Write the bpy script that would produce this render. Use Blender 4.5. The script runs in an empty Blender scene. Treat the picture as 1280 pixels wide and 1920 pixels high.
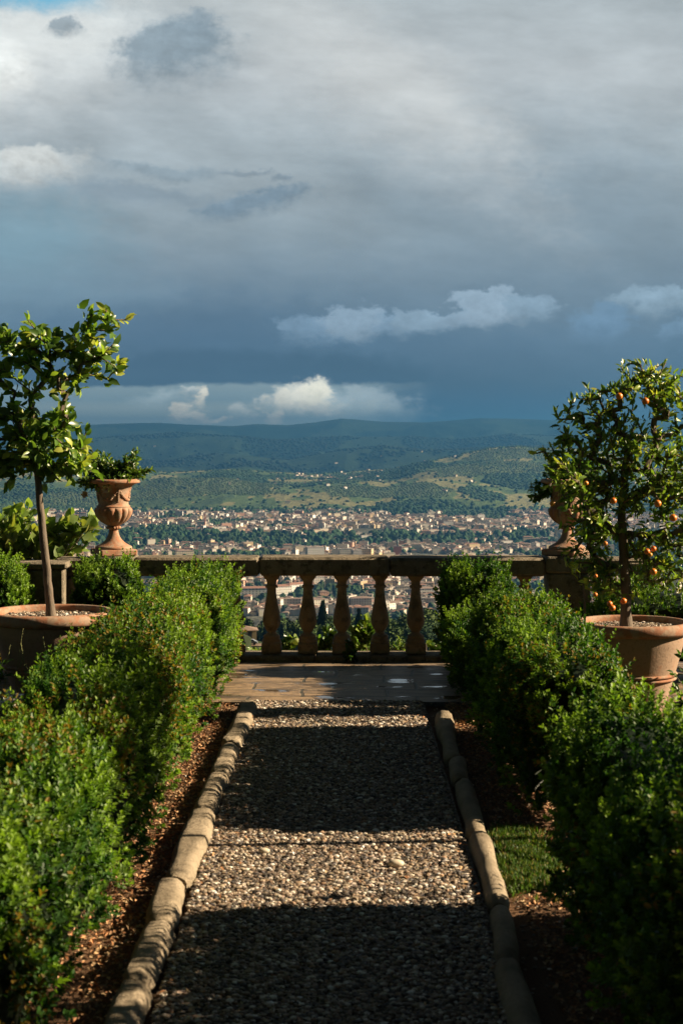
import bpy, math, random
import numpy as np
from mathutils import Vector, Matrix

# ------------------------------------------------------------------ camera, sky, sun, exposure
SC = bpy.context.scene
COL = SC.collection
CAMZ = 1.76
F = 3200.0            # focal length in photo pixels (photo is 1280 x 1920)
HY = 810.0            # photo row of the true horizon
cam_d = bpy.data.cameras.new('camera')
cam = bpy.data.objects.new('camera', cam_d); COL.objects.link(cam)
cam.location = (0, 0, CAMZ)
cam.rotation_euler = (math.radians(90) - math.atan(150.0 / F), 0, 0)
cam_d.sensor_fit = 'VERTICAL'; cam_d.sensor_height = 36.0; cam_d.lens = 36.0 * F / 1920.0
cam_d.clip_start = 0.1; cam_d.clip_end = 80000
cam_d.dof.use_dof = True; cam_d.dof.focus_distance = 19.0; cam_d.dof.aperture_fstop = 8.0
SC.camera = cam
SC.view_settings.view_transform = 'Standard'; SC.view_settings.look = 'None'
SC.view_settings.exposure = 1.5; SC.view_settings.gamma = 1.0
SC.render.engine = 'CYCLES'
SC.cycles.use_denoising = True
SC.cycles.max_bounces = 6; SC.cycles.diffuse_bounces = 3; SC.cycles.glossy_bounces = 2
SC.cycles.transmission_bounces = 3; SC.cycles.transparent_max_bounces = 4; SC.cycles.volume_bounces = 0
SC.cycles.caustics_reflective = False; SC.cycles.caustics_refractive = False

SUN_EL = math.radians(27.0); SUN_PHI = math.radians(4.0)   # phi: towards +Y from +X
to_sun = Vector((math.cos(SUN_EL) * math.cos(SUN_PHI), math.cos(SUN_EL) * math.sin(SUN_PHI), math.sin(SUN_EL)))
sun_d = bpy.data.lights.new('sun', 'SUN'); sun = bpy.data.objects.new('sun', sun_d); COL.objects.link(sun)
sun_d.energy = 5.0; sun_d.angle = math.radians(0.5); sun_d.color = (1.0, 0.80, 0.56)
sun.rotation_euler = (-to_sun).to_track_quat('-Z', 'Y').to_euler()
sun.location = (30, 5, 20)

def lin(c):
    return tuple(((v / 255.0) / 12.92 if v / 255.0 <= 0.04045 else ((v / 255.0 + 0.055) / 1.055) ** 2.4) for v in c)

class NT:
    """tiny node-tree writer"""
    def __init__(s, nt): s.t = nt; s.t.nodes.clear()
    def n(s, typ, ins=None, out=0, **kw):
        nd = s.t.nodes.new(typ)
        for k, v in kw.items(): setattr(nd, k, v)
        for k, v in (ins or {}).items():
            sk = nd.inputs[k]
            if isinstance(v, bpy.types.NodeSocket): s.t.links.new(v, sk)
            else: sk.default_value = v
        return nd.outputs[out] if out is not None else nd
    def m(s, op, a, b=0.0, c=None, clamp=False):
        d = {0: a, 1: b}
        if c is not None: d[2] = c
        return s.n('ShaderNodeMath', d, operation=op, use_clamp=clamp)
    def mix(s, f, a, b, mode='MIX'):
        nd = s.t.nodes.new('ShaderNodeMix'); nd.data_type = 'RGBA'; nd.blend_type = mode
        for i, v in ((0, f), (6, a), (7, b)):
            if isinstance(v, bpy.types.NodeSocket): s.t.links.new(v, nd.inputs[i])
            else: nd.inputs[i].default_value = (tuple(v) + (1,))[:4] if i > 0 else v
        return nd.outputs[2]
    def ramp(s, f, stops, interp='LINEAR'):
        nd = s.t.nodes.new('ShaderNodeValToRGB'); cr = nd.color_ramp; cr.interpolation = interp
        while len(cr.elements) < len(stops): cr.elements.new(0.5)
        for e, (p, c) in zip(cr.elements, stops):
            e.position = p; e.color = (tuple(c) + (1,))[:4] if hasattr(c, '__len__') else (c, c, c, 1)
        s.t.links.new(f, nd.inputs[0]); return nd.outputs[0]
    def noise(s, vec, scale, detail=3, rough=0.55, out=0, dist=0.0):
        return s.n('ShaderNodeTexNoise', {'Vector': vec, 'Scale': scale, 'Detail': detail, 'Roughness': rough, 'Distortion': dist}, out)
    def sstep(s, x, a, b):   # 0 at a, 1 at b
        nd = s.n('ShaderNodeMapRange', {0: x, 1: a, 2: b, 3: 0.0, 4: 1.0}, 0, interpolation_type='SMOOTHSTEP')
        return nd

def build_world():
    w = bpy.data.worlds.new('World'); SC.world = w; w.use_nodes = True
    t = NT(w.node_tree)
    d = t.n('ShaderNodeTexCoord', out=0)
    sep = t.n('ShaderNodeSeparateXYZ', {0: d}, None)
    x, y, z = sep.outputs
    U0 = t.m('MULTIPLY_ADD', t.m('ARCTAN2', x, y), 3.2, 0.64)
    V0 = t.m('SUBTRACT', 0.81, t.m('MULTIPLY', t.m('ARCSINE', z), 3.2))
    uv = t.n('ShaderNodeCombineXYZ', {0: U0, 1: t.m('MULTIPLY', V0, 1.6), 2: 0.0})
    nzl = t.noise(uv, 3.0, 2, 0.5, 1)
    nzf = t.noise(uv, 13.0, 8, 0.66, 1)
    sl = t.n('ShaderNodeSeparateColor', {0: nzl}, None); sf = t.n('ShaderNodeSeparateColor', {0: nzf}, None)
    U = t.m('ADD', U0, t.m('ADD', t.m('MULTIPLY', t.m('SUBTRACT', sl.outputs[0], 0.5), 0.05), t.m('MULTIPLY', t.m('SUBTRACT', sf.outputs[0], 0.5), 0.13)))
    V = t.m('ADD', V0, t.m('ADD', t.m('MULTIPLY', t.m('SUBTRACT', sl.outputs[1], 0.5), 0.02), t.m('MULTIPLY', t.m('SUBTRACT', sf.outputs[1], 0.5), 0.065)))
    sky = t.n('ShaderNodeTexSky', sky_type='NISHITA', sun_disc=False, sun_elevation=SUN_EL,
              sun_rotation=math.pi / 2 - SUN_PHI, air_density=1.0, dust_density=1.0, ozone_density=1.0)
    blue = t.mix(1.0, sky, (0.085, 0.085, 0.085), 'MULTIPLY')
    # cloud deck colour by elevation
    Vn = t.m('ADD', V, 0.0)
    base = t.ramp(t.m('MULTIPLY', t.m('ADD', Vn, 1.0), 0.5), [
        (0.00, lin((150, 160, 172))), (0.5, lin((158, 168, 176))), (0.575, lin((166, 172, 179))),
        (0.65, lin((150, 160, 169))), (0.72, lin((134, 148, 160))), (0.775, lin((108, 128, 147))),
        (0.82, lin((86, 111, 135))), (0.86, lin((74, 99, 122))), (0.885, lin((66, 97, 125))), (0.92, lin((58, 88, 116))), (1.0, lin((60, 80, 95)))])
    # broad soft texture
    big = t.noise(t.n('ShaderNodeCombineXYZ', {0: t.m('SUBTRACT', U0, t.m('MULTIPLY', V0, 0.4)), 1: t.m('MULTIPLY', V0, 2.2), 2: 3.1}), 2.6, 6, 0.55)
    fade = t.sstep(V0, 0.75, 0.3)
    k = t.m('ADD', 1.0, t.m('MULTIPLY', t.m('MULTIPLY', t.m('SUBTRACT', big, 0.5), 0.9), t.m('MULTIPLY_ADD', fade, 0.75, 0.25)))
    c = t.n('ShaderNodeVectorMath', {0: base, 1: t.n('ShaderNodeCombineXYZ', {0: k, 1: k, 2: k})}, operation='MULTIPLY')
    pv = t.n('ShaderNodeCombineXYZ', {0: U0, 1: t.m('MULTIPLY', V0, 1.25), 2: 5.0})
    puff = t.noise(pv, 26.0, 6, 0.62); wisp = t.noise(t.n('ShaderNodeCombineXYZ', {0: t.m('ADD', U0, t.m('MULTIPLY', V0, -.8)), 1: t.m('MULTIPLY', V0, 3.0), 2: 1.0}), 7.0, 7, 0.62)
    def blob(c, u, v, ru, rv, col, op=1.0, soft=0.5, rot=0.0, amp=0.0):
        a = math.radians(rot); ca, sa = math.cos(a), math.sin(a)
        du = t.m('SUBTRACT', U, u); dv = t.m('SUBTRACT', V, v)
        p = t.m('ADD', t.m('MULTIPLY', du, ca / ru), t.m('MULTIPLY', dv, sa / ru))
        q = t.m('ADD', t.m('MULTIPLY', du, -sa / rv), t.m('MULTIPLY', dv, ca / rv))
        r = t.m('SQRT', t.m('ADD', t.m('MULTIPLY', p, p), t.m('MULTIPLY', q, q)))
        if amp: r = t.m('ADD', r, t.m('MULTIPLY', t.m('SUBTRACT', puff, 0.5), amp))
        sv = t.m('MULTIPLY', t.m('MULTIPLY_ADD', t.m('MULTIPLY', q, .9, clamp=True), 1.1, .8), soft)     # crisp tops, soft undersides
        edge = t.n('ShaderNodeMapRange', {0: r, 1: t.m('ADD', 1.0, sv), 2: t.m('SUBTRACT', 1.0, sv), 3: 0.0, 4: 1.0}, 0, interpolation_type='SMOOTHSTEP')
        msk = t.m('MULTIPLY', edge, op)
        lit = t.m('ADD', t.m('MULTIPLY_ADD', puff, .9, .58), t.m('MULTIPLY', q, -.10)) if amp > 1 else None
        cc = lin(col) if lit is None else t.n('ShaderNodeVectorMath', {0: lin(col), 1: t.n('ShaderNodeCombineXYZ', {0: lit, 1: lit, 2: lit})}, operation='MULTIPLY')
        return t.mix(msk, c, cc)
    B = [ # u, v, ru, rv, colour, opacity, softness, rotation
        (1.02, .42, .34, .16, (112, 130, 147), .45, .9, 10), (.03, .46, .17, .09, (108, 144, 164), .6, .9, 0),
        (.66, .12, .30, .075, (196, 198, 201), .85, .85, 32), (.36, .03, .3, .05, (168, 174, 180), .6, .9, 0),
        (.45, .30, .22, .05, (146, 156, 165), .5, .9, 25), (.95, .08, .35, .10, (160, 166, 173), .5, .9, 0),
        (.06, .12, .20, .075, (208, 211, 214), .9, .75, -12), (.0, .16, .06, .035, (214, 216, 218), .9, .6, 0),
        (.33, .115, .10, .042, (122, 138, 152), .85, .5, -12), (.37, .07, .035, .02, (128, 143, 157), .7, .5, 0), (.13, .084, .035, .013, (130, 145, 158), .8, .5, 0),
        (.055, .328, .10, .024, (180, 185, 189), .95, .5, -4), (.07, .31, .04, .016, (192, 195, 197), .9, .5, 0),
        (.27, .374, .14, .016, (118, 134, 150), .55, .7, 6), (.31, .330, .09, .011, (120, 136, 150), .6, .6, 4),
        (.475, .385, .095, .015, (108, 127, 145), .8, .5, -10), (.53, .342, .025, .005, (118, 133, 148), .7, .5, 0), (.45, .33, .04, .004, (120, 134, 148), .6, .5, 0),
        (.40, .62, .30, .05, (70, 97, 124), .4, .9, 0), (.43, .685, .26, .026, (66, 91, 114), .6, .6, 0), (.70, .70, .14, .03, (66, 91, 113), .5, .7, 10),
        (.60, .618, .06, .017, (100, 121, 142), .85, .5, 0), (.67, .604, .055, .025, (116, 134, 152), .95, .45, 0), (.735, .612, .04, .016, (104, 124, 144), .9, .5, 0), (.79, .602, .045, .018, (114, 133, 151), .9, .45, 0),
        (.86, .594, .05, .016, (112, 130, 148), .9, .5, -10), (.91, .577, .06, .024, (122, 139, 156), .95, .45, 0), (.985, .578, .045, .018, (112, 131, 149), .9, .5, 0),
        (1.235, .567, .085, .018, (116, 135, 152), .9, .5, 0), (1.12, .61, .05, .026, (92, 116, 140), .8, .6, 0), (1.28, .62, .05, .012, (96, 119, 142), .7, .6, 0)]
    for b in B:
        cum = b[2] < .11 and b[5] >= .6; c = blob(c, b[0], b[1], b[2] * (1.08 if cum else 1), b[3] * (1.25 if cum else 1), tuple(v * (1.14 if cum and b[1] > .5 else 1) for v in b[4]), b[5], b[6] * ((.62 if b[1] > .5 else .9) if cum else 1), b[7], (1.9 if b[1] > .4 else 1.3) if cum else .9)
        if b[2] == .46: break
    kk = t.m('ADD', 1.0, t.m('MULTIPLY', t.m('SUBTRACT', wisp, .5), t.m('MULTIPLY_ADD', fade, .42, .12)))
    c = t.n('ShaderNodeVectorMath', {0: c, 1: t.n('ShaderNodeCombineXYZ', {0: kk, 1: kk, 2: kk})}, operation='MULTIPLY')
    # clear strip above the ridge, its top cut hard by the dark deck
    Ve = t.m('ADD', V0, t.m('ADD', t.m('MULTIPLY', t.m('SUBTRACT', sl.outputs[1], 0.5), 0.03), t.m('MULTIPLY', t.m('SUBTRACT', puff, 0.5), 0.018)))
    strip = t.m('MULTIPLY', t.sstep(Ve, .7175, .727), t.m('MULTIPLY', t.sstep(U, .82, .62), t.sstep(U, -.25, .12)))
    sc = t.ramp(t.m('MULTIPLY', t.m('SUBTRACT', V0, .70), 8.0), [(0, lin((120, 138, 150))), (.40, lin((108, 130, 146))), (.52, lin((134, 148, 155))), (1, lin((148, 158, 160)))])
    sc = t.mix(t.m('MULTIPLY', sf.outputs[2], .35), sc, lin((125, 142, 152)))
    sc = t.mix(1.0, sc, (1.38, 1.30, 1.20), 'MULTIPLY'); c = t.mix(strip, c, sc)
    for b in [(.64, .752, .10, .020, (150, 160, 166), .8, .5, 8), (.565, .742, .052, .017, (202, 196, 184), 1, .4, 0), (.595, .738, .03, .013, (212, 204, 190), 1, .5, 0), (.30, .748, .04, .010, (142, 153, 158), .8, .6, 0),
              (.378, .748, .012, .013, (200, 192, 178), .95, .5, 20), (.36, .735, .012, .006, (170, 172, 170), .8, .5, 0), (.345, .774, .018, .008, (190, 182, 170), .9, .5, 0), (.352, .787, .025, .006, (180, 172, 160), .9, .5, 0), (.455, .772, .018, .012, (172, 172, 168), .8, .6, 0),
              (.40, .79, .02, .004, (190, 180, 166), .9, .5, 0), (.515, .783, .016, .011, (186, 178, 166), .85, .5, 0), (.60, .766, .02, .008, (170, 168, 162), .8, .5, 0), (.69, .765, .02, .007, (140, 148, 150), .7, .5, 0)]:
        c = blob(c, b[0], b[1], b[2] * 1.1, b[3] * 1.25, tuple(min(255, v * 1.22) for v in b[4]), b[5] * .88, b[6] * 1.25, b[7], 1.9)
    # blue gap in the cover, top left corner
    gap = t.m('MULTIPLY', t.sstep(V, .07, .025), t.sstep(U, .24, .10))
    gap = t.m('MULTIPLY', gap, t.sstep(V0, -.6, -.1))
    c = t.mix(gap, c, t.mix(.85, blue, lin((105, 172, 205))))
    # far from the view the cover thins into plain sky
    away = t.sstep(z, 0.45, 0.8)
    c = t.mix(t.m('MULTIPLY', away, .7), c, blue)
    dim = t.m('MULTIPLY_ADD', t.sstep(z, .30, .55), -.34, .455)      # unseen sky overhead dimmed to cut the ambient fill
    dim = t.m('MULTIPLY', dim, t.m('MULTIPLY_ADD', t.sstep(y, -.2, .75), .82, .18))   # unseen sky behind the viewer dimmed to deepen the shade
    c = t.mix(1.0, c, (.985, 1.0, .955), 'MULTIPLY')
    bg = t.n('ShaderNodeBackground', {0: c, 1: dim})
    t.n('ShaderNodeOutputWorld', {0: bg}, None)
    w.cycles.sampling_method = 'MANUAL'; w.cycles.sample_map_resolution = 512
build_world()

# ------------------------------------------------------------------ helpers
rng = np.random.default_rng(7)
random.seed(7)
cp, sp = math.cos(math.atan(150 / F)), math.sin(math.atan(150 / F))
def at(px, py, Y):
    """world point seen at photo pixel (px,py) at distance Y"""
    a = (px - 640) / F; b = (960 - py) / F
    d = Vector((a, cp + b * sp, -sp + b * cp))
    return Vector((0, 0, CAMZ)) + d * (Y / d.y)
def gr(px, py, z=0.0):
    a = (px - 640) / F; b = (960 - py) / F
    d = Vector((a, cp + b * sp, -sp + b * cp)); k = (z - CAMZ) / d.z
    return Vector((0, 0, CAMZ)) + d * k

def tag(o, label=None, cat=None, group=None, kind=None):
    if label: o['label'] = label
    if cat: o['category'] = cat
    if group: o['group'] = group
    if kind: o['kind'] = kind
    return o
def empty(name, loc, label, cat, group=None):
    o = bpy.data.objects.new(name, None); COL.objects.link(o); o.location = loc
    o.empty_display_size = 0.1
    return tag(o, label, cat, group)
def npmesh(name, V, Fc, mats, col=None, smooth=True, midx=None):
    """V (n,3); Fc list of (k,m) int arrays (faces of m corners)"""
    me = bpy.data.meshes.new(name)
    V = np.asarray(V, dtype=np.float32)
    if not isinstance(Fc, list): Fc = [Fc]
    Fc = [np.asarray(f, dtype=np.int32) for f in Fc if len(f)]
    me.vertices.add(len(V)); me.vertices.foreach_set('co', V.ravel())
    li = np.concatenate([f.ravel() for f in Fc]); tot = np.concatenate([np.full(len(f), f.shape[1], np.int32) for f in Fc])
    st = np.concatenate([[0], np.cumsum(tot)[:-1]]).astype(np.int32)
    me.loops.add(len(li)); me.loops.foreach_set('vertex_index', li)
    me.polygons.add(len(tot)); me.polygons.foreach_set('loop_start', st); me.polygons.foreach_set('loop_total', tot)
    if midx is not None: me.polygons.foreach_set('material_index', np.asarray(midx, np.int32))
    me.polygons.foreach_set('use_smooth', np.full(len(tot), smooth, bool))
    if col is not None:
        a = me.color_attributes.new('col', 'FLOAT_COLOR', 'POINT')
        c4 = np.ones((len(V), 4), np.float32); c4[:, :3] = col; a.data.foreach_set('color', c4.ravel())
    me.update(calc_edges=True)
    for m in (mats if isinstance(mats, (list, tuple)) else [mats]): me.materials.append(m)
    return me
def mobj(name, me, parent=None, loc=None):
    o = bpy.data.objects.new(name, me); COL.objects.link(o)
    if parent: o.parent = parent
    if loc is not None: o.location = loc
    return o
class MB:
    """collects simple shapes into one mesh"""
    def __init__(s): s.v = []; s.f = []; s.c = []; s.n = 0
    def add(s, V, Fs, col=None):
        V = np.asarray(V, float); s.v.append(V)
        for f in Fs: s.f.append([i + s.n for i in f])
        s.c.append(np.tile(np.array(col if col is not None else (1, 1, 1), float), (len(V), 1))); s.n += len(V); return s
    def box(s, x0, x1, y0, y1, z0, z1, bev=0.0, col=None):
        b = bev
        if b <= 0:
            V = [(x, y, z) for z in (z0, z1) for y in (y0, y1) for x in (x0, x1)]
            return s.add(V, [(0, 2, 3, 1), (4, 5, 7, 6), (0, 1, 5, 4), (1, 3, 7, 5), (3, 2, 6, 7), (2, 0, 4, 6)], col)
        def ring(z, i):
            X0, X1, Y0, Y1 = x0 + i, x1 - i, y0 + i, y1 - i; c = b
            return [(X0 + c, Y0, z), (X1 - c, Y0, z), (X1, Y0 + c, z), (X1, Y1 - c, z), (X1 - c, Y1, z), (X0 + c, Y1, z), (X0, Y1 - c, z), (X0, Y0 + c, z)]
        V = ring(z0, b) + ring(z0 + b, 0) + ring(z1 - b, 0) + ring(z1, b)
        Fs = [list(range(7, -1, -1)), list(range(24, 32))]
        for r in range(3):
            for i in range(8):
                j = (i + 1) % 8; Fs.append((r * 8 + i, r * 8 + j, r * 8 + 8 + j, r * 8 + 8 + i))
        return s.add(V, Fs, col)
    def tube(s, pts, rad, n=6, col=None, cap=True):
        pts = [np.array(p, float) for p in pts]; m = len(pts)
        V = []; up = np.array((0.31, 0.17, 0.93))
        for i, p in enumerate(pts):
            d = pts[min(i + 1, m - 1)] - pts[max(i - 1, 0)]; d /= (np.linalg.norm(d) + 1e-9)
            a = np.cross(d, up); a /= (np.linalg.norm(a) + 1e-9); b = np.cross(d, a)
            r = rad[i] if hasattr(rad, '__len__') else rad
            for k in range(n):
                t = 2 * math.pi * k / n; V.append(p + r * (math.cos(t) * a + math.sin(t) * b))
        Fs = []
        for i in range(m - 1):
            for k in range(n):
                l = (k + 1) % n; Fs.append((i * n + k, i * n + l, i * n + n + l, i * n + n + k))
        if cap: Fs.append(list(range(n - 1, -1, -1))); Fs.append([(m - 1) * n + k for k in range(n)])
        return s.add(V, Fs, col)
    def lathe(s, prof, n=48, cx=0, cy=0, cz=0, rf=None, col=None, capb=True, capt=True):
        V = []; 
        for (r, z) in prof:
            for k in range(n):
                t = 2 * math.pi * k / n; rr = r * (rf(t, r, z) if rf else 1)
                V.append((cx + rr * math.cos(t), cy + rr * math.sin(t), cz + z))
        Fs = []
        for i in range(len(prof) - 1):
            for k in range(n):
                l = (k + 1) % n; Fs.append((i * n + k, i * n + l, i * n + n + l, i * n + n + k))
        if capb: Fs.append(list(range(n - 1, -1, -1)))
        if capt: Fs.append([(len(prof) - 1) * n + k for k in range(n)])
        return s.add(V, Fs, col)
    def build(s, name, mat, parent=None, loc=None, smooth=True, sharp=35, col=False, rough=0.0):
        V = np.concatenate(s.v)
        if rough: V = V + rng.normal(0, rough, V.shape)
        me = bpy.data.meshes.new(name); me.from_pydata([tuple(v) for v in V], [], s.f)
        if col:
            a = me.color_attributes.new('col', 'FLOAT_COLOR', 'POINT'); c4 = np.ones((len(V), 4), np.float32)
            c4[:, :3] = np.concatenate(s.c); a.data.foreach_set('color', c4.ravel())
        me.materials.append(mat)
        if smooth:
            me.polygons.foreach_set('use_smooth', [True] * len(me.polygons))
            me.set_sharp_from_angle(angle=math.radians(sharp))
        me.update()
        return mobj(name, me, parent, loc)
def smooth_prof(p, k=4):
    """Catmull-Rom through a lathe profile"""
    out = []
    P = [p[0]] + list(p) + [p[-1]]
    for i in range(1, len(P) - 2):
        a, b, c, d = (np.array(q, float) for q in P[i - 1:i + 3])
        for j in range(k):
            t = j / k
            out.append(tuple(0.5 * ((2 * b) + (-a + c) * t + (2 * a - 5 * b + 4 * c - d) * t * t + (-a + 3 * b - 3 * c + d) * t ** 3)))
    out.append(tuple(p[-1])); return out

# numpy value noise
_perm = rng.random((256, 256))
def vnoise(x, y, seed=0):
    x = np.asarray(x, float) + seed * 17.3; y = np.asarray(y, float) + seed * 9.7
    xi = np.floor(x).astype(int); yi = np.floor(y).astype(int); fx = x - xi; fy = y - yi
    fx = fx * fx * (3 - 2 * fx); fy = fy * fy * (3 - 2 * fy)
    g = lambda a, b: _perm[a % 256, b % 256]
    return (g(xi, yi) * (1 - fx) + g(xi + 1, yi) * fx) * (1 - fy) + (g(xi, yi + 1) * (1 - fx) + g(xi + 1, yi + 1) * fx) * fy
def fbm(x, y, o=4, seed=0):
    s = 0; a = 1; t = 0
    for i in range(o): s = s + a * vnoise(np.asarray(x) * 2 ** i, np.asarray(y) * 2 ** i, seed + i); t += a; a *= .5
    return s / t

# ------------------------------------------------------------------ materials
def mat(name, fn, disp=False):
    m = bpy.data.materials.new(name); m.use_nodes = True; t = NT(m.node_tree)
    sh = fn(t); t.n('ShaderNodeOutputMaterial', {0: sh}, None); return m
def princ(t, col, rough=0.8, bump=None, bstr=0.3, bdist=0.01, spec=0.5, metal=0.0):
    d = {'Base Color': (tuple(col) + (1,))[:4] if not isinstance(col, bpy.types.NodeSocket) else col, 'Roughness': rough, 'Specular IOR Level': spec, 'Metallic': metal}
    if bump is not None: d['Normal'] = t.n('ShaderNodeBump', {'Height': bump, 'Strength': bstr, 'Distance': bdist})
    return t.n('ShaderNodeBsdfPrincipled', d)
def obj_co(t): return t.n('ShaderNodeTexCoord', out=3)
def m_leaf(rough=0.35, trans=0.3, spec=0.5):
    def f(t):
        c = t.n('ShaderNodeAttribute', attribute_name='col')
        p = princ(t, c, rough, spec=spec)
        tc = t.mix(1.0, c, (1.25, 1.35, 0.5), 'MULTIPLY')
        tr = t.n('ShaderNodeBsdfTranslucent', {0: tc})
        return t.n('ShaderNodeMixShader', {0: trans, 1: p, 2: tr})
    return f
M = {}
M['box_leaf'] = mat('box_leaf', m_leaf(0.5, 0.38, 0.3))
M['citrus_leaf'] = mat('citrus_leaf', m_leaf(0.34, 0.42, 0.5))
M['far_leaf'] = mat('far_leaf', lambda t: princ(t, t.n('ShaderNodeAttribute', attribute_name='col'), 0.9, spec=0.1))
M['litter'] = mat('litter', lambda t: princ(t, t.n('ShaderNodeAttribute', attribute_name='col'), 0.75, spec=0.3))
M['pebble'] = mat('pebble', lambda t: princ(t, t.mix(0.5, t.n('ShaderNodeAttribute', attribute_name='col'), t.mix(1.0, t.n('ShaderNodeAttribute', attribute_name='col'), t.noise(obj_co(t), 300, 2, out=1), 'OVERLAY')), 0.6, spec=0.4))
def f_bark(t):
    co = obj_co(t); mp = t.n('ShaderNodeMapping', {'Vector': co, 'Scale': (1, 1, 0.25)})
    n1 = t.noise(mp, 60, 5, 0.65)
    n2 = t.noise(co, 9, 3)
    c = t.ramp(n1, [(0.3, (0.05, 0.034, 0.024)), (0.7, (0.15, 0.10, 0.065))])
    c = t.mix(t.m('MULTIPLY', n2, 0.5), c, (0.16, 0.15, 0.11))
    return princ(t, c, 0.85, n1, 0.6, 0.01)
M['bark'] = mat('bark', f_bark)
M['twig'] = mat('twig', lambda t: princ(t, t.ramp(t.noise(obj_co(t), 40, 2), [(0.3, (0.07, 0.045, 0.025)), (0.7, (0.16, 0.12, 0.06))]), 0.8))
def f_terra(t, bloom=0.0):
    co = obj_co(t)
    n1 = t.noise(co, 5, 5, 0.6); n2 = t.noise(co, 60, 4, 0.7); n3 = t.noise(co, 14, 4, 0.6)
    c = t.ramp(n1, [(0.3, (0.28, 0.125, 0.068)), (0.7, (0.37, 0.18, 0.10))])
    c = t.mix(t.m('MULTIPLY', t.sstep(n3, 0.48 - .3 * bloom, 0.64 - .2 * bloom), .8), c, (0.31, 0.235, 0.165))
    c = t.mix(t.m('MULTIPLY', t.sstep(n2, 0.5, 0.7), 0.5), c, (0.12, 0.075, 0.05))
    return princ(t, c, 0.85, t.m('ADD', n2, n1), 0.35, 0.006, spec=0.25)
M['terracotta'] = mat('terracotta', lambda t: f_terra(t, .25))
M['terracotta_bloom'] = mat('terracotta_bloom', lambda t: f_terra(t, 1.0))
def f_stone(c1, c2, lichen=0.5, wet=False):
    def f(t):
        co = obj_co(t)
        n1 = t.noise(co, 4, 6, 0.62); n2 = t.noise(co, 38, 6, 0.7); n3 = t.noise(co, 13, 5, 0.62)
        vor = t.n('ShaderNodeTexVoronoi', {'Vector': co, 'Scale': 90.0})
        c = t.ramp(n1, [(0.3, c1), (0.72, c2)])
        c = t.mix(t.m('MULTIPLY', t.sstep(n3, 0.5, 0.62), lichen), c, (0.06, 0.055, 0.04))
        c = t.mix(t.m('MULTIPLY', t.sstep(n2, 0.58, 0.7), lichen * 0.8), c, (0.42, 0.39, 0.28))
        h = t.m('ADD', t.m('MULTIPLY', n3, 1.5), t.m('ADD', n2, t.m('MULTIPLY', vor, 0.3)))
        return princ(t, c, 0.9, h, 0.7, 0.012, spec=0.2)
    return f
M['stone'] = mat('stone', f_stone((0.10, 0.085, 0.06), (0.23, 0.19, 0.135), 0.85))
M['baluster'] = mat('baluster', f_stone((0.25, 0.165, 0.10), (0.42, 0.30, 0.19), 0.5))
def f_kerb(t):
    co = obj_co(t)
    n1 = t.noise(co, 5, 5, 0.6); n2 = t.noise(co, 90, 5, 0.7); n3 = t.noise(co, 16, 5, 0.6, dist=0.6)
    c = t.ramp(n1, [(0.3, (0.16, 0.13, 0.085)), (0.7, (0.32, 0.26, 0.18))])
    cr = t.sstep(t.m('ABSOLUTE', t.m('SUBTRACT', n3, 0.5)), 0.012, 0.0)
    c = t.mix(t.m('MULTIPLY', cr, 0.6), c, (0.12, 0.09, 0.06))
    c = t.mix(t.m('MULTIPLY', t.sstep(n2, 0.6, 0.72), 0.5), c, (0.2, 0.16, 0.1))
    h = t.m('SUBTRACT', t.m('ADD', t.m('MULTIPLY', n3, 2), n2), t.m('MULTIPLY', cr, 1.0))
    return princ(t, c, 0.9, h, 0.6, 0.012, spec=0.2)
M['kerb'] = mat('kerb', f_kerb)
def f_soil(t):
    co = obj_co(t); n1 = t.noise(co, 6, 5, 0.6); n2 = t.noise(co, 120, 5, 0.7)
    c = t.ramp(n2, [(0.3, (0.07, 0.042, 0.025)), (0.7, (0.26, 0.15, 0.085))])
    c = t.mix(t.m('MULTIPLY', n1, 0.4), c, (0.12, 0.075, 0.045))
    return princ(t, c, 0.95, n2, 0.9, 0.02, spec=0.1)
M['soil'] = mat('soil', f_soil)
def f_gravel(t):
    co = obj_co(t); v = t.n('ShaderNodeTexVoronoi', {'Vector': co, 'Scale': 90.0}, None)
    c = t.ramp(t.n('ShaderNodeSeparateColor', {0: v.outputs['Color']}), [(0, (0.04, 0.03, 0.02)), (0.6, (0.14, 0.11, 0.075)), (1, (0.3, 0.25, 0.2))])
    return princ(t, c, 0.85, t.m('MULTIPLY', v.outputs[0], -1), 1.0, 0.012, spec=0.2)
M['gravel'] = mat('gravel', f_gravel)
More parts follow.
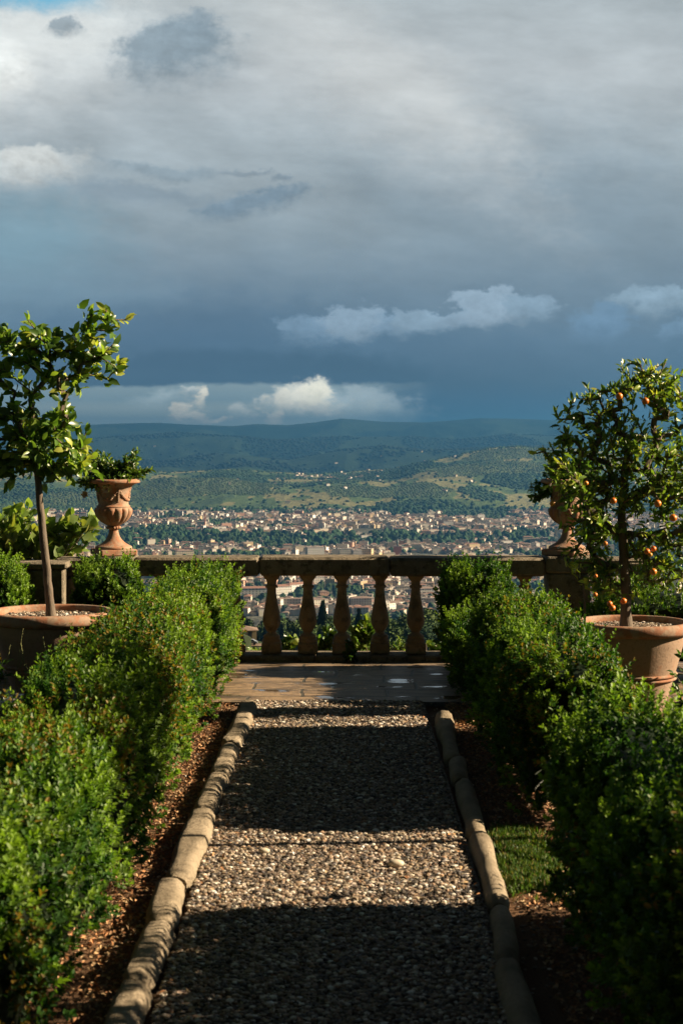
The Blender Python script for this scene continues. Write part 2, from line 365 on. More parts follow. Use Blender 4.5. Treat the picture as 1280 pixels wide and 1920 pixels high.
def f_paving(t):
    co = obj_co(t)
    wob = t.noise(co, 2.5, 3, 0.5, 1)
    co2 = t.n('ShaderNodeVectorMath', {0: co, 1: t.n('ShaderNodeVectorMath', {0: wob, 1: (0.10, 0.10, 0.0)}, operation='MULTIPLY')}, operation='ADD')
    br = t.n('ShaderNodeTexBrick', {'Vector': co2, 'Scale': 1.0, 'Mortar Size': 0.012, 'Mortar Smooth': 0.3, 'Bias': 0.0, 'Brick Width': 0.55, 'Row Height': 0.31, 'Color1': (0, 0, 0, 1), 'Color2': (1, 1, 1, 1), 'Mortar': (0.5, 0.5, 0.5, 1)}, None)
    br.offset = 0.37
    n1 = t.noise(co, 5, 8, 0.7); n2 = t.noise(co, 45, 6, 0.7); n3 = t.noise(t.n('ShaderNodeMapping', {'Vector': co, 'Scale': (0.6, 2.4, 1)}), 6, 5, 0.6)
    c = t.ramp(n1, [(0.32, (0.10, 0.066, 0.038)), (0.5, (0.30, 0.205, 0.115)), (0.62, (0.17, 0.12, 0.075)), (0.75, (0.38, 0.275, 0.17))])
    c = t.mix(t.m('MULTIPLY', br.outputs[0], 0.25), c, (0.16, 0.13, 0.1))
    c = t.mix(t.m('MULTIPLY', t.sstep(n3, 0.48, 0.60), 0.75), c, (0.075, 0.055, 0.038))
    c = t.mix(t.m('MULTIPLY', br.outputs[1], 0.8), c, (0.03, 0.035, 0.025))
    pud = t.sstep(t.noise(t.n('ShaderNodeMapping', {'Vector': co, 'Scale': (1.0, 1.9, 1)}), 3.4, 3, 0.5), 0.59, 0.66)
    c = t.mix(t.m('MULTIPLY', pud, 0.6), c, (0.05, 0.04, 0.03))
    rough = t.m('SUBTRACT', t.m('MULTIPLY_ADD', n2, 0.3, 0.42), t.m('MULTIPLY', pud, 0.5), clamp=True)
    h = t.m('SUBTRACT', t.m('ADD', n2, t.m('MULTIPLY', n3, 2.0)), t.m('MULTIPLY', br.outputs[1], 1.5))
    h = t.m('MULTIPLY', h, t.m('SUBTRACT', 1.0, pud))
    return princ(t, c, rough, h, 0.5, 0.008, spec=0.5)
M['paving'] = mat('paving', f_paving)
def f_orange(t):
    n = t.noise(obj_co(t), 160, 2); n1 = t.noise(obj_co(t), 12, 2)
    oi = t.n('ShaderNodeObjectInfo', None, None).outputs['Random']
    c = t.ramp(t.m('ADD', t.m('MULTIPLY', n1, .4), t.m('MULTIPLY', oi, .7)), [(0.15, (0.55, 0.13, 0.012)), (0.6, (0.66, 0.20, 0.015)), (0.95, (0.60, 0.32, 0.03))])
    return princ(t, c, 0.4, n, 0.25, 0.002)
M['orange'] = mat('orange', f_orange)
M['lawn'] = mat('lawn', lambda t: princ(t, t.ramp(t.noise(obj_co(t), 25, 4), [(0.3, (0.03, 0.05, 0.015)), (0.7, (0.07, 0.10, 0.03))]), 0.95, t.noise(obj_co(t), 80, 3), 0.8, 0.03, spec=0.1))
M['petal'] = mat('petal', lambda t: princ(t, (0.78, 0.75, 0.68), 0.6))
M['peach_petal'] = mat('peach_petal', lambda t: princ(t, (0.75, 0.5, 0.33), 0.6))
def f_terrain(t):
    c = t.n('ShaderNodeAttribute', attribute_name='col')
    co = obj_co(t); n = t.noise(co, 0.04, 5, 0.7); n2 = t.noise(co, 0.006, 3, 0.6)
    k = t.m('MULTIPLY_ADD', n, 1.2, 0.35)
    c = t.n('ShaderNodeVectorMath', {0: c, 1: t.n('ShaderNodeCombineXYZ', {0: k, 1: k, 2: k})}, operation='MULTIPLY')
    return princ(t, c, 0.95, n, 1.0, 12.0, spec=0.05)
M['terrain'] = mat('terrain', f_terrain)
def f_wall(t):
    c = t.n('ShaderNodeAttribute', attribute_name='col')
    return princ(t, t.mix(0.25, c, t.mix(1.0, c, t.noise(obj_co(t), 0.3, 3, out=1), 'MULTIPLY')), 0.9, spec=0.15)
M['plaster'] = mat('plaster', f_wall)
def f_roof(t):
    c = t.n('ShaderNodeAttribute', attribute_name='col')
    n = t.noise(obj_co(t), 0.5, 4, 0.7)
    return princ(t, t.mix(t.m('MULTIPLY', n, 0.5), c, (0.12, 0.075, 0.055)), 0.9, spec=0.15)
M['tile'] = mat('roof_tile', f_roof)
M['window'] = mat('window_dark', lambda t: princ(t, (0.05, 0.055, 0.06), 0.25))
M['shutter'] = mat('shutter', lambda t: princ(t, (0.07, 0.09, 0.07), 0.6))
M['metal'] = mat('paint_metal', lambda t: princ(t, (0.35, 0.2, 0.06), 0.5))
M['car'] = mat('car_paint', lambda t: princ(t, (0.25, 0.28, 0.32), 0.3))
M['rubber'] = mat('rubber', lambda t: princ(t, (0.02, 0.02, 0.02), 0.8))

# ------------------------------------------------------------------ terrain
def P(xs, ys):
    return lambda px: np.interp(px, xs, ys)
ridge3 = P([-900, -200, 0, 160, 230, 300, 350, 440, 480, 540, 590, 640, 670, 720, 800, 850, 900, 960, 1040, 1150, 1280, 1700, 2400],
           [800, 790, 796, 797, 794, 793, 796, 799, 795, 797, 792, 785, 787, 791, 792, 788, 784, 785, 788, 784, 790, 780, 800])
ridge2b = P([-900, 0, 200, 330, 420, 520, 640, 760, 860, 960, 1100, 1280, 2000], [850, 838, 822, 812, 818, 826, 820, 818, 826, 815, 822, 830, 850])
ridge2 = P([-900, 0, 160, 300, 420, 540, 620, 720, 800, 900, 1000, 1280, 2000], [870, 862, 855, 868, 850, 862, 848, 838, 846, 842, 838, 850, 870])
ridge1 = P([-900, -100, 60, 200, 330, 430, 520, 600, 680, 740, 800, 860, 920, 970, 1060, 1280, 1700, 2400],
           [930, 895, 885, 882, 886, 880, 888, 893, 887, 880, 865, 853, 842, 838, 842, 850, 870, 930])
ridge0 = P([-900, 0, 200, 320, 420, 480, 560, 620, 720, 800, 900, 1000, 1100, 1280, 2400], [940, 925, 915, 900, 898, 908, 912, 905, 912, 900, 905, 915, 918, 920, 940])
YB = [13.4, 13.55, 40, 100, 300, 450, 600, 900, 1200, 1500, 2100, 60000]
ZB = [0, -3.0, -14, -26, -43, -59, -77.5, -113, -150, -200, -250, -250]
def terr(X, Y):
    X = np.asarray(X, float); Y = np.asarray(Y, float)
    px = 640 + F * X / Y
    z = np.interp(Y, YB, ZB)
    n = fbm(X / 700, Y / 1300, 4, 3) - .5 - .35 * np.abs(fbm(X / 420 + Y / 2500, Y / 1600, 3, 15) - .5); n2 = fbm(X / 260, Y / 260, 3, 9) - .5
    far = np.clip((Y - 5300) / 900, 0, 1)
    out = z
    for prof, Yc, s1, s2, amp in ((ridge0, 6300, 650, 900, 50), (ridge1, 7500, 1150, 1200, 85), (ridge2, 10500, 1500, 1500, 150), (ridge2b, 12800, 1200, 1500, 150), (ridge3, 16500, 2600, 2500, 170)):
        crest = CAMZ + Yc * (HY - prof(px)) / F
        s = np.where(Y < Yc, s1, s2)
        g = np.exp(-((Y - Yc) / s) ** 2)
        h = -250 + (crest + 250) * g
        h = h + g * (1 - g) * 4 * n * amp * 1.6
        out = np.maximum(out, np.where(Y > 5200, h, -9999))
    out = out + far * (n2 * 14) * np.where(Y > 15500, .25, 1)
    b = np.exp(-(((X + 25) / 16) ** 2 + ((Y - 452) / 26) ** 2))      # lane and house below the terrace
    b = np.clip(b * 1.8, 0, 1)
    return out * (1 - b) + (-54.6) * b
GROVES = [(-480, 5850, 6420, 260), (620, 6450, 6950, 300), (160, 5700, 6100, 190), (760, 7000, 7350, 230), (-900, 5650, 6150, 170), (-150, 6500, 6900, 240), (1050, 5900, 6200, 240)]
def in_grove(X, Y):
    m = np.zeros(np.shape(X), bool)
    for (cx, a, b, w_) in GROVES: m |= (np.abs(X - cx) < w_ * (.7 + .6 * vnoise(Y / 90, X * 0, 2))) & (Y > a + 60 * vnoise(X / 80, X * 0, 5)) & (Y < b)
    return m
def land(X, Y):
    """0..1 woodland mask"""
    return fbm(X / 420, Y / 700, 4, 21)
def build_terrain():
    us = np.concatenate([np.linspace(-.75, -.24, 50, endpoint=False), np.linspace(-.24, .24, 620), np.linspace(.24, .75, 51)[1:]])
    Ys = np.concatenate([[13.4, 13.55, 16, 20, 28, 40, 60, 80, 100, 140, 200], np.linspace(250, 2300, 90), np.linspace(2340, 5200, 70), np.linspace(5212, 8300, 260), np.linspace(8330, 13500, 170), np.linspace(13560, 20000, 110)])
    Yg, Ug = np.meshgrid(Ys, us, indexing='ij')
    Xg = Ug * (Yg + 16)
    Zg = terr(Xg, Yg)
    can = (fbm(Xg / 14, Yg / 14, 2, 5) - .5)
    wood = land(Xg, Yg)
    Zg = Zg + np.where(Yg > 5300, can * np.where(wood > .47, 10, 2), 0) * np.where(Yg > 15000, .5, 1)
    h, w = Zg.shape
    V = np.stack([Xg, Yg, Zg], -1).reshape(-1, 3)
    i = np.arange(h * w).reshape(h, w)
    Fc = np.stack([i[:-1, :-1], i[:-1, 1:], i[1:, 1:], i[1:, :-1]], -1).reshape(-1, 4)
    ww = np.clip((wood - .47) / .05, 0, 1)[..., None]
    f1 = fbm(Xg / 120, Yg / 200, 3, 40)[..., None]; f2 = fbm(Xg / 55, Yg / 80, 2, 50)[..., None]
    woodc = np.array((.032, .057, .026)) * (.75 + .5 * f2)
    field = np.where(f1 > .56, np.array((.23, .22, .10)), np.where(f1 > .42, np.array((.095, .14, .055)), np.array((.065, .10, .048))))
    col = field * (1 - ww) + woodc * ww
    col = np.where(in_grove(Xg, Yg)[..., None], np.array((.11, .14, .065)) * (.7 + .6 * f2), col)
    citym = ((Yg > 2200) & (Yg < 5300))[..., None]
    col = np.where(citym, np.array((.10, .10, .075)) * (.5 + f2), col)
    slope = (Yg <= 2200)[..., None]
    col = np.where(slope, np.array((.04, .055, .025)) * (.5 + f2), col)
    cloud_shade = (Yg > 9000)[..., None]  # far woods and fields, with cloud shadow put into their darker colour
    col = np.where(cloud_shade, np.where(ww > .3, np.array((.014, .030, .020)), np.array((.030, .052, .030))) * (.7 + .6 * f2), col)
    me = npmesh('hills', V, Fc, M['terrain'], col.reshape(-1, 3))
    tag(mobj('hills', me), kind='structure')
build_terrain()

# icospheres
def ico(sub):
    import bmesh
    bm = bmesh.new(); bmesh.ops.create_icosphere(bm, subdivisions=sub, radius=1.0)
    V = np.array([v.co[:] for v in bm.verts]); Fc = np.array([[v.index for v in f.verts] for f in bm.faces]); bm.free(); return V, Fc
ICO1, ICO2, ICO3 = ico(1), ico(2), ico(3)
def scatter_ico(tmpl, pos, scl, cols, jit=.25):
    V0, F0 = tmpl; n = len(pos); k = len(V0)
    V = np.repeat(V0[None], n, 0) * (1 + rng.uniform(-jit, jit, (n, k, 1)))
    a = rng.uniform(0, 2 * math.pi, n); ca, sa = np.cos(a)[:, None], np.sin(a)[:, None]
    X = V[..., 0] * ca - V[..., 1] * sa; Yv = V[..., 0] * sa + V[..., 1] * ca
    V = np.stack([X, Yv, V[..., 2]], -1) * scl[:, None, :] + pos[:, None, :]
    Fc = (F0[None] + (np.arange(n) * k)[:, None, None]).reshape(-1, 3)
    C = np.repeat(cols[:, None, :], k, 1).reshape(-1, 3)
    return V.reshape(-1, 3), Fc, C
def tree_cols(n, base=(.035, .062, .028), var=.5):
    c = np.array(base)[None] * (1 + rng.uniform(-var, var, (n, 1)))
    c = c * (1 + rng.uniform(-.12, .12, (n, 3))); return c
# far woodland as one mass
def far_wood(name, Y0, Y1, n, tmpl, size, thr=.48, umax=.23, base=(.036, .064, .028), grove=True, city=False):
    Y = np.sqrt(rng.uniform(Y0 ** 2, Y1 ** 2, n)); U = rng.uniform(-umax, umax, n); X = U * Y
    w = land(X, Y); k = w > thr
    if city:
        k = fbm(X / 160, Y / 260, 3, 77) > thr
    sparse = rng.random(n) < .03
    keep = (k | sparse) & ~((Y0 > 5000) & in_grove(X, Y) & (rng.random(n) < .93))
    X, Y = X[keep], Y[keep]; m = len(X)
    smooth_ = Y0 > 5000
    r = size * rng.uniform(.6, 1.25, m); hh = r * (rng.uniform(.55, .85, m) if smooth_ else rng.uniform(.8, 1.3, m)); r = r * (1.3 if smooth_ else 1)
    Z = terr(X, Y) + hh * .7
    V, Fc, C = scatter_ico(tmpl, np.stack([X, Y, Z], -1), np.stack([r, r, hh], -1), tree_cols(m, base, .22) * (.45 + 1.1 * fbm(X / 260, Y / 420, 3, 88))[:, None])
    me = npmesh(name, V, Fc, M['far_leaf'], C, smooth=smooth_)
    return tag(mobj(name, me), kind='stuff')
far_wood('hillside_woodland', 5320, 8300, 95000, ICO1, 5.2)
far_wood('distant_woodland', 9000, 13300, 15000, ICO1, 9, thr=.47, base=(.016, .027, .02))  # tree colour darkened for the cloud shadow on the far hills
far_wood('valley_trees', 2250, 5300, 15000, ICO2, 5.0, thr=.47, city=True)
# river belt of trees across the valley, as a mass behind the individual ones
def belt(name, Y0, Y1, n, tmpl, size, umax=.23):
    Y = rng.uniform(Y0, Y1, n); U = rng.uniform(-umax, umax, n); X = U * Y
    k = fbm(X / 200, Y / 200, 3, 31) > .42
    X, Y = X[k], Y[k]; m = len(X); r = size * rng.uniform(.6, 1.3, m); hh = r * rng.uniform(.9, 1.6, m)
    V, Fc, C = scatter_ico(tmpl, np.stack([X, Y, terr(X, Y) + hh * .7], -1), np.stack([r, r, hh], -1), tree_cols(m, (.03, .06, .028)))
    tag(mobj(name, npmesh(name, V, Fc, M['far_leaf'], C, smooth=False)), kind='stuff')
belt('riverside_trees', 3720, 4130, 1500, ICO2, 7.0)
belt('town_edge_trees', 5080, 5420, 2600, ICO1, 6.5)
# olive groves: regular rows of pale trees on three hillside fields
def grove(cx, Y0, Y1, w, ang, sp, base):
    n = 46; i, j = np.meshgrid(np.arange(-n, n), np.arange(-n, n)); i = i.ravel() * sp; j = j.ravel() * sp
    a = math.radians(ang); X = i * math.cos(a) - j * math.sin(a) + cx; Y = i * math.sin(a) + j * math.cos(a) + (Y0 + Y1) / 2
    k = (np.abs(X - cx) < w * (.75 + .5 * vnoise(Y / 90, X * 0, 2))) & (Y > Y0) & (Y < Y1)
    k &= rng.random(len(X)) < .8; X = X[k] + rng.normal(0, 2.6, k.sum()); Y = Y[k] + rng.normal(0, 3.5, k.sum()); m = len(X)
    r = rng.uniform(2.6, 3.8, m)
    return np.stack([X, Y, terr(X, Y) + r * .8], -1), np.stack([r, r, r * .9], -1), tree_cols(m, base, .2)
G = [grove(cx, a_, b_, w_, [20, -12, 5, 30, 10, -25, 15][i], [13, 13, 12, 14, 13, 15, 13][i], [(.075, .105, .05), (.09, .12, .055)][i % 2]) for i, (cx, a_, b_, w_) in enumerate(GROVES)]
V, Fc, C = scatter_ico(ICO1, *[np.concatenate([g[k] for g in G]) for k in range(3)])
tag(mobj('olive_grove', npmesh('olive_grove', V, Fc, M['far_leaf'], C, smooth=False)), kind='stuff')

# ------------------------------------------------------------------ leaves
def frame(d, up):
    d = d / (np.linalg.norm(d, axis=1, keepdims=True) + 1e-9)
    s = np.cross(d, up); s = s / (np.linalg.norm(s, axis=1, keepdims=True) + 1e-9)
    return d, s, np.cross(s, d)
L4 = (np.array([(0, 0, 0), (.5, .5, .16), (1, 0, 0), (.5, -.5, .16)]), np.array([(0, 2, 1), (0, 3, 2)]))
L8 = (np.array([(0, 0, 0), (.3, .42, .10), (.3, 0, 0.02), (.3, -.42, .10), (.68, .38, .07), (.68, 0, -.02), (.68, -.38, .07), (1, 0, -.12)]),
      np.array([(0, 2, 1), (0, 3, 2), (1, 2, 5), (1, 5, 4), (2, 3, 6), (2, 6, 5), (4, 5, 7), (5, 6, 7)]))
L6 = (np.array([(0, 0, 0), (.28, -.45, .14), (.74, -.40, .10), (1, 0, -.02), (.74, .40, .10), (.28, .45, .14)]), np.array([(0, 1, 2), (0, 2, 3), (0, 3, 4), (0, 4, 5)]))
HEART = (np.array([(0, 0, 0), (-.12, .3, .06), (.15, .52, .1), (.25, 0, 0), (-.12, -.3, .06), (.15, -.52, .1), (.55, .42, .05), (.6, 0, -.03), (.55, -.42, .05), (1, 0, -.14)]),
         np.array([(0, 3, 2), (0, 2, 1), (0, 4, 5), (0, 5, 3), (2, 3, 7), (2, 7, 6), (3, 5, 8), (3, 8, 7), (6, 7, 9), (7, 8, 9)]))
def leaves(tm, pos, d, nrm, L, W, cols):
    T, F0 = tm; d, s, u = frame(d, nrm); n = len(pos); k = len(T)
    V = pos[:, None] + d[:, None] * (T[None, :, 0:1] * L[:, None, None]) + s[:, None] * (T[None, :, 1:2] * W[:, None, None]) + u[:, None] * (T[None, :, 2:3] * L[:, None, None])
    Fc = (F0[None] + (np.arange(n) * k)[:, None, None]).reshape(-1, 3)
    return V.reshape(-1, 3), Fc, np.repeat(cols, k, 0)
def join(parts):
    V = []; Fs = []; C = []; o = 0
    for v, f, c in parts: V.append(v); Fs.append(f + o); C.append(c); o += len(v)
    return np.concatenate(V), np.concatenate(Fs), np.concatenate(C)
def rdir(n):
    v = rng.normal(size=(n, 3)); return v / np.linalg.norm(v, axis=1, keepdims=True)

# mid-distance trees below the terrace (crowns of many small faces)
def crown_mesh(name, kind, seed):
    R = np.random.default_rng(seed)
    if kind == 'cypress':
        n = 1500; t = R.random(n) ** .8; H = 14.0
        rad = 1.5 * np.sin(np.clip(t * 1.02 + .06, 0, 1) * math.pi) ** .6 * (1 - .35 * t) * R.uniform(.75, 1.1, n)
        a = R.uniform(0, 6.283, n); pos = np.stack([rad * np.cos(a), rad * np.sin(a), .6 + t * H], -1)
        d = np.stack([np.cos(a) * .4, np.sin(a) * .4, np.ones(n)], -1) + R.normal(0, .2, (n, 3)); nr = np.stack([np.cos(a), np.sin(a), np.zeros(n)], -1)
        c = np.array((.022, .042, .022))[None] * (.6 + .9 * R.random((n, 1)))
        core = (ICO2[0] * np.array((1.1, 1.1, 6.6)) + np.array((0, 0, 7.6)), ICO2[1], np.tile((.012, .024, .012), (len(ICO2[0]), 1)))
        return npmesh(name, *_pack([leaves(L4, pos, d, nr, R.uniform(.7, 1.3, n), R.uniform(.3, .5, n), c), core]))
    n = 2600; nl = 11; ctr = R.normal(0, 1, (nl, 3)) * np.array((2.6, 2.6, 2.0)) + np.array((0, 0, 8.0)); rr = R.uniform(1.5, 2.6, nl)
    if kind == 'pine': ctr = R.normal(0, 1, (nl, 3)) * np.array((3.0, 3.0, .5)) + np.array((0, 0, 11.5)); rr = R.uniform(1.3, 2.0, nl)
    which = R.integers(0, nl, n); dd = R.normal(size=(n, 3)); dd /= np.linalg.norm(dd, axis=1, keepdims=True)
    pos = ctr[which] + dd * rr[which][:, None] * R.uniform(.7, 1.08, (n, 1))
    tone = (.7 + .6 * R.random(nl))[which][:, None]
    base = {'oak': (.075, .118, .04), 'poplar': (.11, .16, .05), 'pine': (.045, .078, .035)}[kind]
    c = np.array(base)[None] * tone * (.75 + .5 * R.random((n, 1)))
    parts = [leaves(L4, pos, dd + R.normal(0, .7, (n, 3)), dd, R.uniform(.5, 1.0, n), R.uniform(.4, .7, n), c)]
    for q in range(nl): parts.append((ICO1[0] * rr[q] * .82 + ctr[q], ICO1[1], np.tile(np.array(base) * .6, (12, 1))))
    return npmesh(name, *_pack(parts))
def _pack(parts):
    V, Fc, C = join(parts); return V, Fc, M['far_leaf'], C
def trunk_mesh(h, r):
    mb = MB(); mb.tube([(0, 0, -1), (0.1, 0, h * .5), (0, .1, h)], [r, r * .8, r * .5], 7)
    V = np.concatenate(mb.v); me = bpy.data.meshes.new('trunk'); me.from_pydata([tuple(v) for v in V], [], mb.f); me.materials.append(M['bark']); return me
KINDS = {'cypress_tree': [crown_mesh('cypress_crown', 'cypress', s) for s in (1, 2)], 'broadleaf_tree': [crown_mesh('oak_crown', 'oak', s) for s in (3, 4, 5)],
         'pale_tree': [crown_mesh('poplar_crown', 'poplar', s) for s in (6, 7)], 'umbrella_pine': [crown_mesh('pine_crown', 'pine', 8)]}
TR = {'cypress_tree': trunk_mesh(10, .22), 'broadleaf_tree': trunk_mesh(8, .3), 'pale_tree': trunk_mesh(8, .25), 'umbrella_pine': trunk_mesh(11.5, .3)}
DESC = {'cypress_tree': 'dark cypress', 'broadleaf_tree': 'dark bushy tree', 'pale_tree': 'pale green tree', 'umbrella_pine': 'flat-topped pine'}
BALX = [438, 507, 576, 641, 713, 781, 850]
def gapname(px):
    nm = ['leftmost', 'second', 'third', 'fourth', 'fifth', 'sixth', 'rightmost']
    if px < 438: return 'behind the left hedge'
    if px > 850: return 'behind the right hedge'
    for i in range(6):
        if BALX[i] <= px < BALX[i + 1]: return ['left of the first baluster', 'between first and second balusters', 'between second and third balusters', 'between third and fourth balusters', 'between fourth and fifth balusters', 'right of the fifth baluster'][i]
def put_tree(kind, X, Y, s, i):
    z = float(terr(X, Y)); px = 640 + F * X / Y
    where = gapname(px); dist = 'far downslope' if Y > 760 else ('halfway downslope' if Y > 560 else 'below the terrace')
    s *= .92; size = 'tall' if s > 1.1 else ('small' if s < .85 else 'middling')
    t = empty(kind, (X, Y, z - .2), f'{size} {DESC[kind]} {dist} {where}', 'tree', 'trees on the slope below the balustrade')
    t.scale = (s, s, s); t.rotation_euler[2] = random.uniform(0, 6.28)
    mobj('crown', random.choice(KINDS[kind]), t); mobj('trunk', TR[kind], t)
random.seed(11)
ntree = 0
for row, Y in enumerate([430, 480, 540, 600, 665, 740, 830, 930]):
    n = 11 + row * 2
    for k in range(n):
        u = -.064 + .130 * (k + random.uniform(.1, .9)) / n; y = Y + random.uniform(-24, 24)
        x = u * y
        if abs(x + 25) < 11 and abs(y - 455) < 40: continue
        if row == 0 and -36 < x < -14: continue
        if row == 0 and random.random() < .4: continue
        px = 640 + F * u
        if px < 575: kind = random.choices(['cypress_tree', 'broadleaf_tree', 'umbrella_pine'], [.72, .22, .06])[0]
        else: kind = random.choices(['cypress_tree', 'broadleaf_tree', 'pale_tree', 'umbrella_pine'], [.2, .45, .28, .07])[0]
        put_tree(kind, x, y, random.uniform(.72, 1.2) * (.95 if kind == 'cypress_tree' else 1), ntree); ntree += 1
# the rest of the slope's wood (hidden or at the sides)
def slope_wood():
    n = 5200; Y = rng.uniform(60, 2050, n); U = rng.uniform(-.4, .4, n)
    k = ((np.abs(U) > .067) & (Y > 250)) | (Y > 980); X = U * Y; X, Y = X[k], Y[k]; m = len(X); r = rng.uniform(2.8, 5.0, m) * np.where(Y > 980, .85, 1); hh = r * rng.uniform(1., 1.6, m)
    V, Fc, C = scatter_ico(ICO2, np.stack([X, Y, terr(X, Y) + hh * .7], -1), np.stack([r, r, hh], -1), tree_cols(m, (.03, .05, .022)))
    tag(mobj('slope_woodland', npmesh('slope_woodland', V, Fc, M['far_leaf'], C, smooth=False)), kind='stuff')
slope_wood()

# ------------------------------------------------------------------ town
WALLS = [((.72, .66, .54), 'cream'), ((.80, .76, .68), 'white'), ((.62, .48, .28), 'ochre'), ((.60, .36, .25), 'pink'), ((.66, .58, .42), 'beige'), ((.45, .42, .38), 'grey')]
ROOFS = [((.31, .17, .12), 'red tiled roof'), ((.27, .20, .16), 'brown tiled roof'), ((.40, .36, .31), 'flat grey roof')]
def house_arrays(w, d, h, flat):
    hw, hd = w / 2, d / 2; ov = .5
    V = [(x, y, z) for z in (-6, h) for (x, y) in ((-hw, -hd), (hw, -hd), (hw, hd), (-hw, hd))]
    Wf = [(0, 1, 5, 4), (1, 2, 6, 5), (2, 3, 7, 6), (3, 0, 4, 7)]
    if flat:
        R = [(x, y, z) for z in (h, h + .7) for (x, y) in ((-hw - .2, -hd - .2), (hw + .2, -hd - .2), (hw + .2, hd + .2), (-hw - .2, hd + .2))]
        Rf = [(0, 1, 5, 4), (1, 2, 6, 5), (2, 3, 7, 6), (3, 0, 4, 7), (4, 5, 6, 7), (3, 2, 1, 0)]
        b = 8  # a stair tower on the flat roof
        R += [(x, y, z) for z in (h + .7, h + 3.2) for (x, y) in ((-2.5, -2), (2.0, -2), (2.0, 2), (-2.5, 2))]
        Rf += [(8, 9, 13, 12), (9, 10, 14, 13), (10, 11, 15, 14), (11, 8, 12, 15), (12, 13, 14, 15)]
    else:
        rh = min(hd, hw) * .32; rx = max(hw - hd, .0) + .01; ry = max(hd - hw, .0) + .01
        R = [(-hw - ov, -hd - ov, h), (hw + ov, -hd - ov, h), (hw + ov, hd + ov, h), (-hw - ov, hd + ov, h), (-rx, -ry, h + rh), (rx, ry, h + rh)]
        if hd > hw: Rf = [(0, 1, 4), (1, 2, 5, 4), (2, 3, 5), (3, 0, 4, 5), (3, 2, 1, 0)]
        else: Rf = [(0, 1, 5, 4), (1, 2, 5), (2, 3, 4, 5), (3, 0, 4), (3, 2, 1, 0)]
    return V, Wf, R, Rf
WIN = {}
def win_mesh(kind='window'):
    if kind in WIN: return WIN[kind]
    mb = MB(); mb.box(-.55, .55, -.06, .02, 0, 1.7)
    V = np.concatenate(mb.v); me = bpy.data.meshes.new(kind); me.from_pydata([tuple(v) for v in V], [], mb.f); me.materials.append(M['window'] if kind == 'window' else M['shutter']); WIN[kind] = me; return me
def simple_mesh(name, V, Fs, m, col):
    me = bpy.data.meshes.new(name); me.from_pydata(V, [], Fs); me.materials.append(m)
    a = me.color_attributes.new('col', 'FLOAT_COLOR', 'POINT'); c4 = np.ones((len(V), 4), np.float32); c4[:, :3] = col; a.data.foreach_set('color', c4.ravel()); return me
def put_house(X, Y, w, d, h, rot, wi, ri, label, group, windows=False, name='house', cat='house', z=None):
    z = float(terr(X, Y)) if z is None else z
    t = empty(name, (X, Y, z), label, cat, group); t.rotation_euler[2] = rot
    V, Wf, R, Rf = house_arrays(w, d, h, ri == 2)
    k = random.uniform(.88, 1.08)
    mobj('wall', simple_mesh('wall', V, Wf, M['plaster'], np.array(WALLS[wi][0]) * k), t)
    mobj('roof', simple_mesh('roof', R, Rf, M['tile'], np.array(ROOFS[ri][0]) * random.uniform(.85, 1.1)), t)
    if windows:
        nf = max(1, int(h // 3.4))
        for side, L, off in ((0, w, d / 2), (1, d, w / 2), (2, d, w / 2)):
            nx = max(2, int(L // 3.6))
            if nx * nf * (side + 1) > 60: nx = min(nx, 10)
            for f_ in range(nf):
                for q in range(nx):
                    p = (q + .5) / nx * L - L / 2; o = bpy.data.objects.new('window', win_mesh('window')); COL.objects.link(o); o.parent = t
                    zz = 1.2 + f_ * (h / nf)
                    if side == 0: o.location = (p, -off, zz)
                    elif side == 1: o.location = (off, p, zz); o.rotation_euler[2] = math.pi / 2
                    else: o.location = (-off, p, zz); o.rotation_euler[2] = -math.pi / 2
    return t
random.seed(5)
occ = []
def free(X, Y, r):
    for (a, b, c) in occ:
        if (X - a) ** 2 + (Y - b) ** 2 < (r + c) ** 2: return False
    return True
def pxat(px, py, z=-250):   # town point whose foot shows at this pixel
    Yd = (CAMZ - z) * F / (py - HY); return (px - 640) / F * Yd, Yd
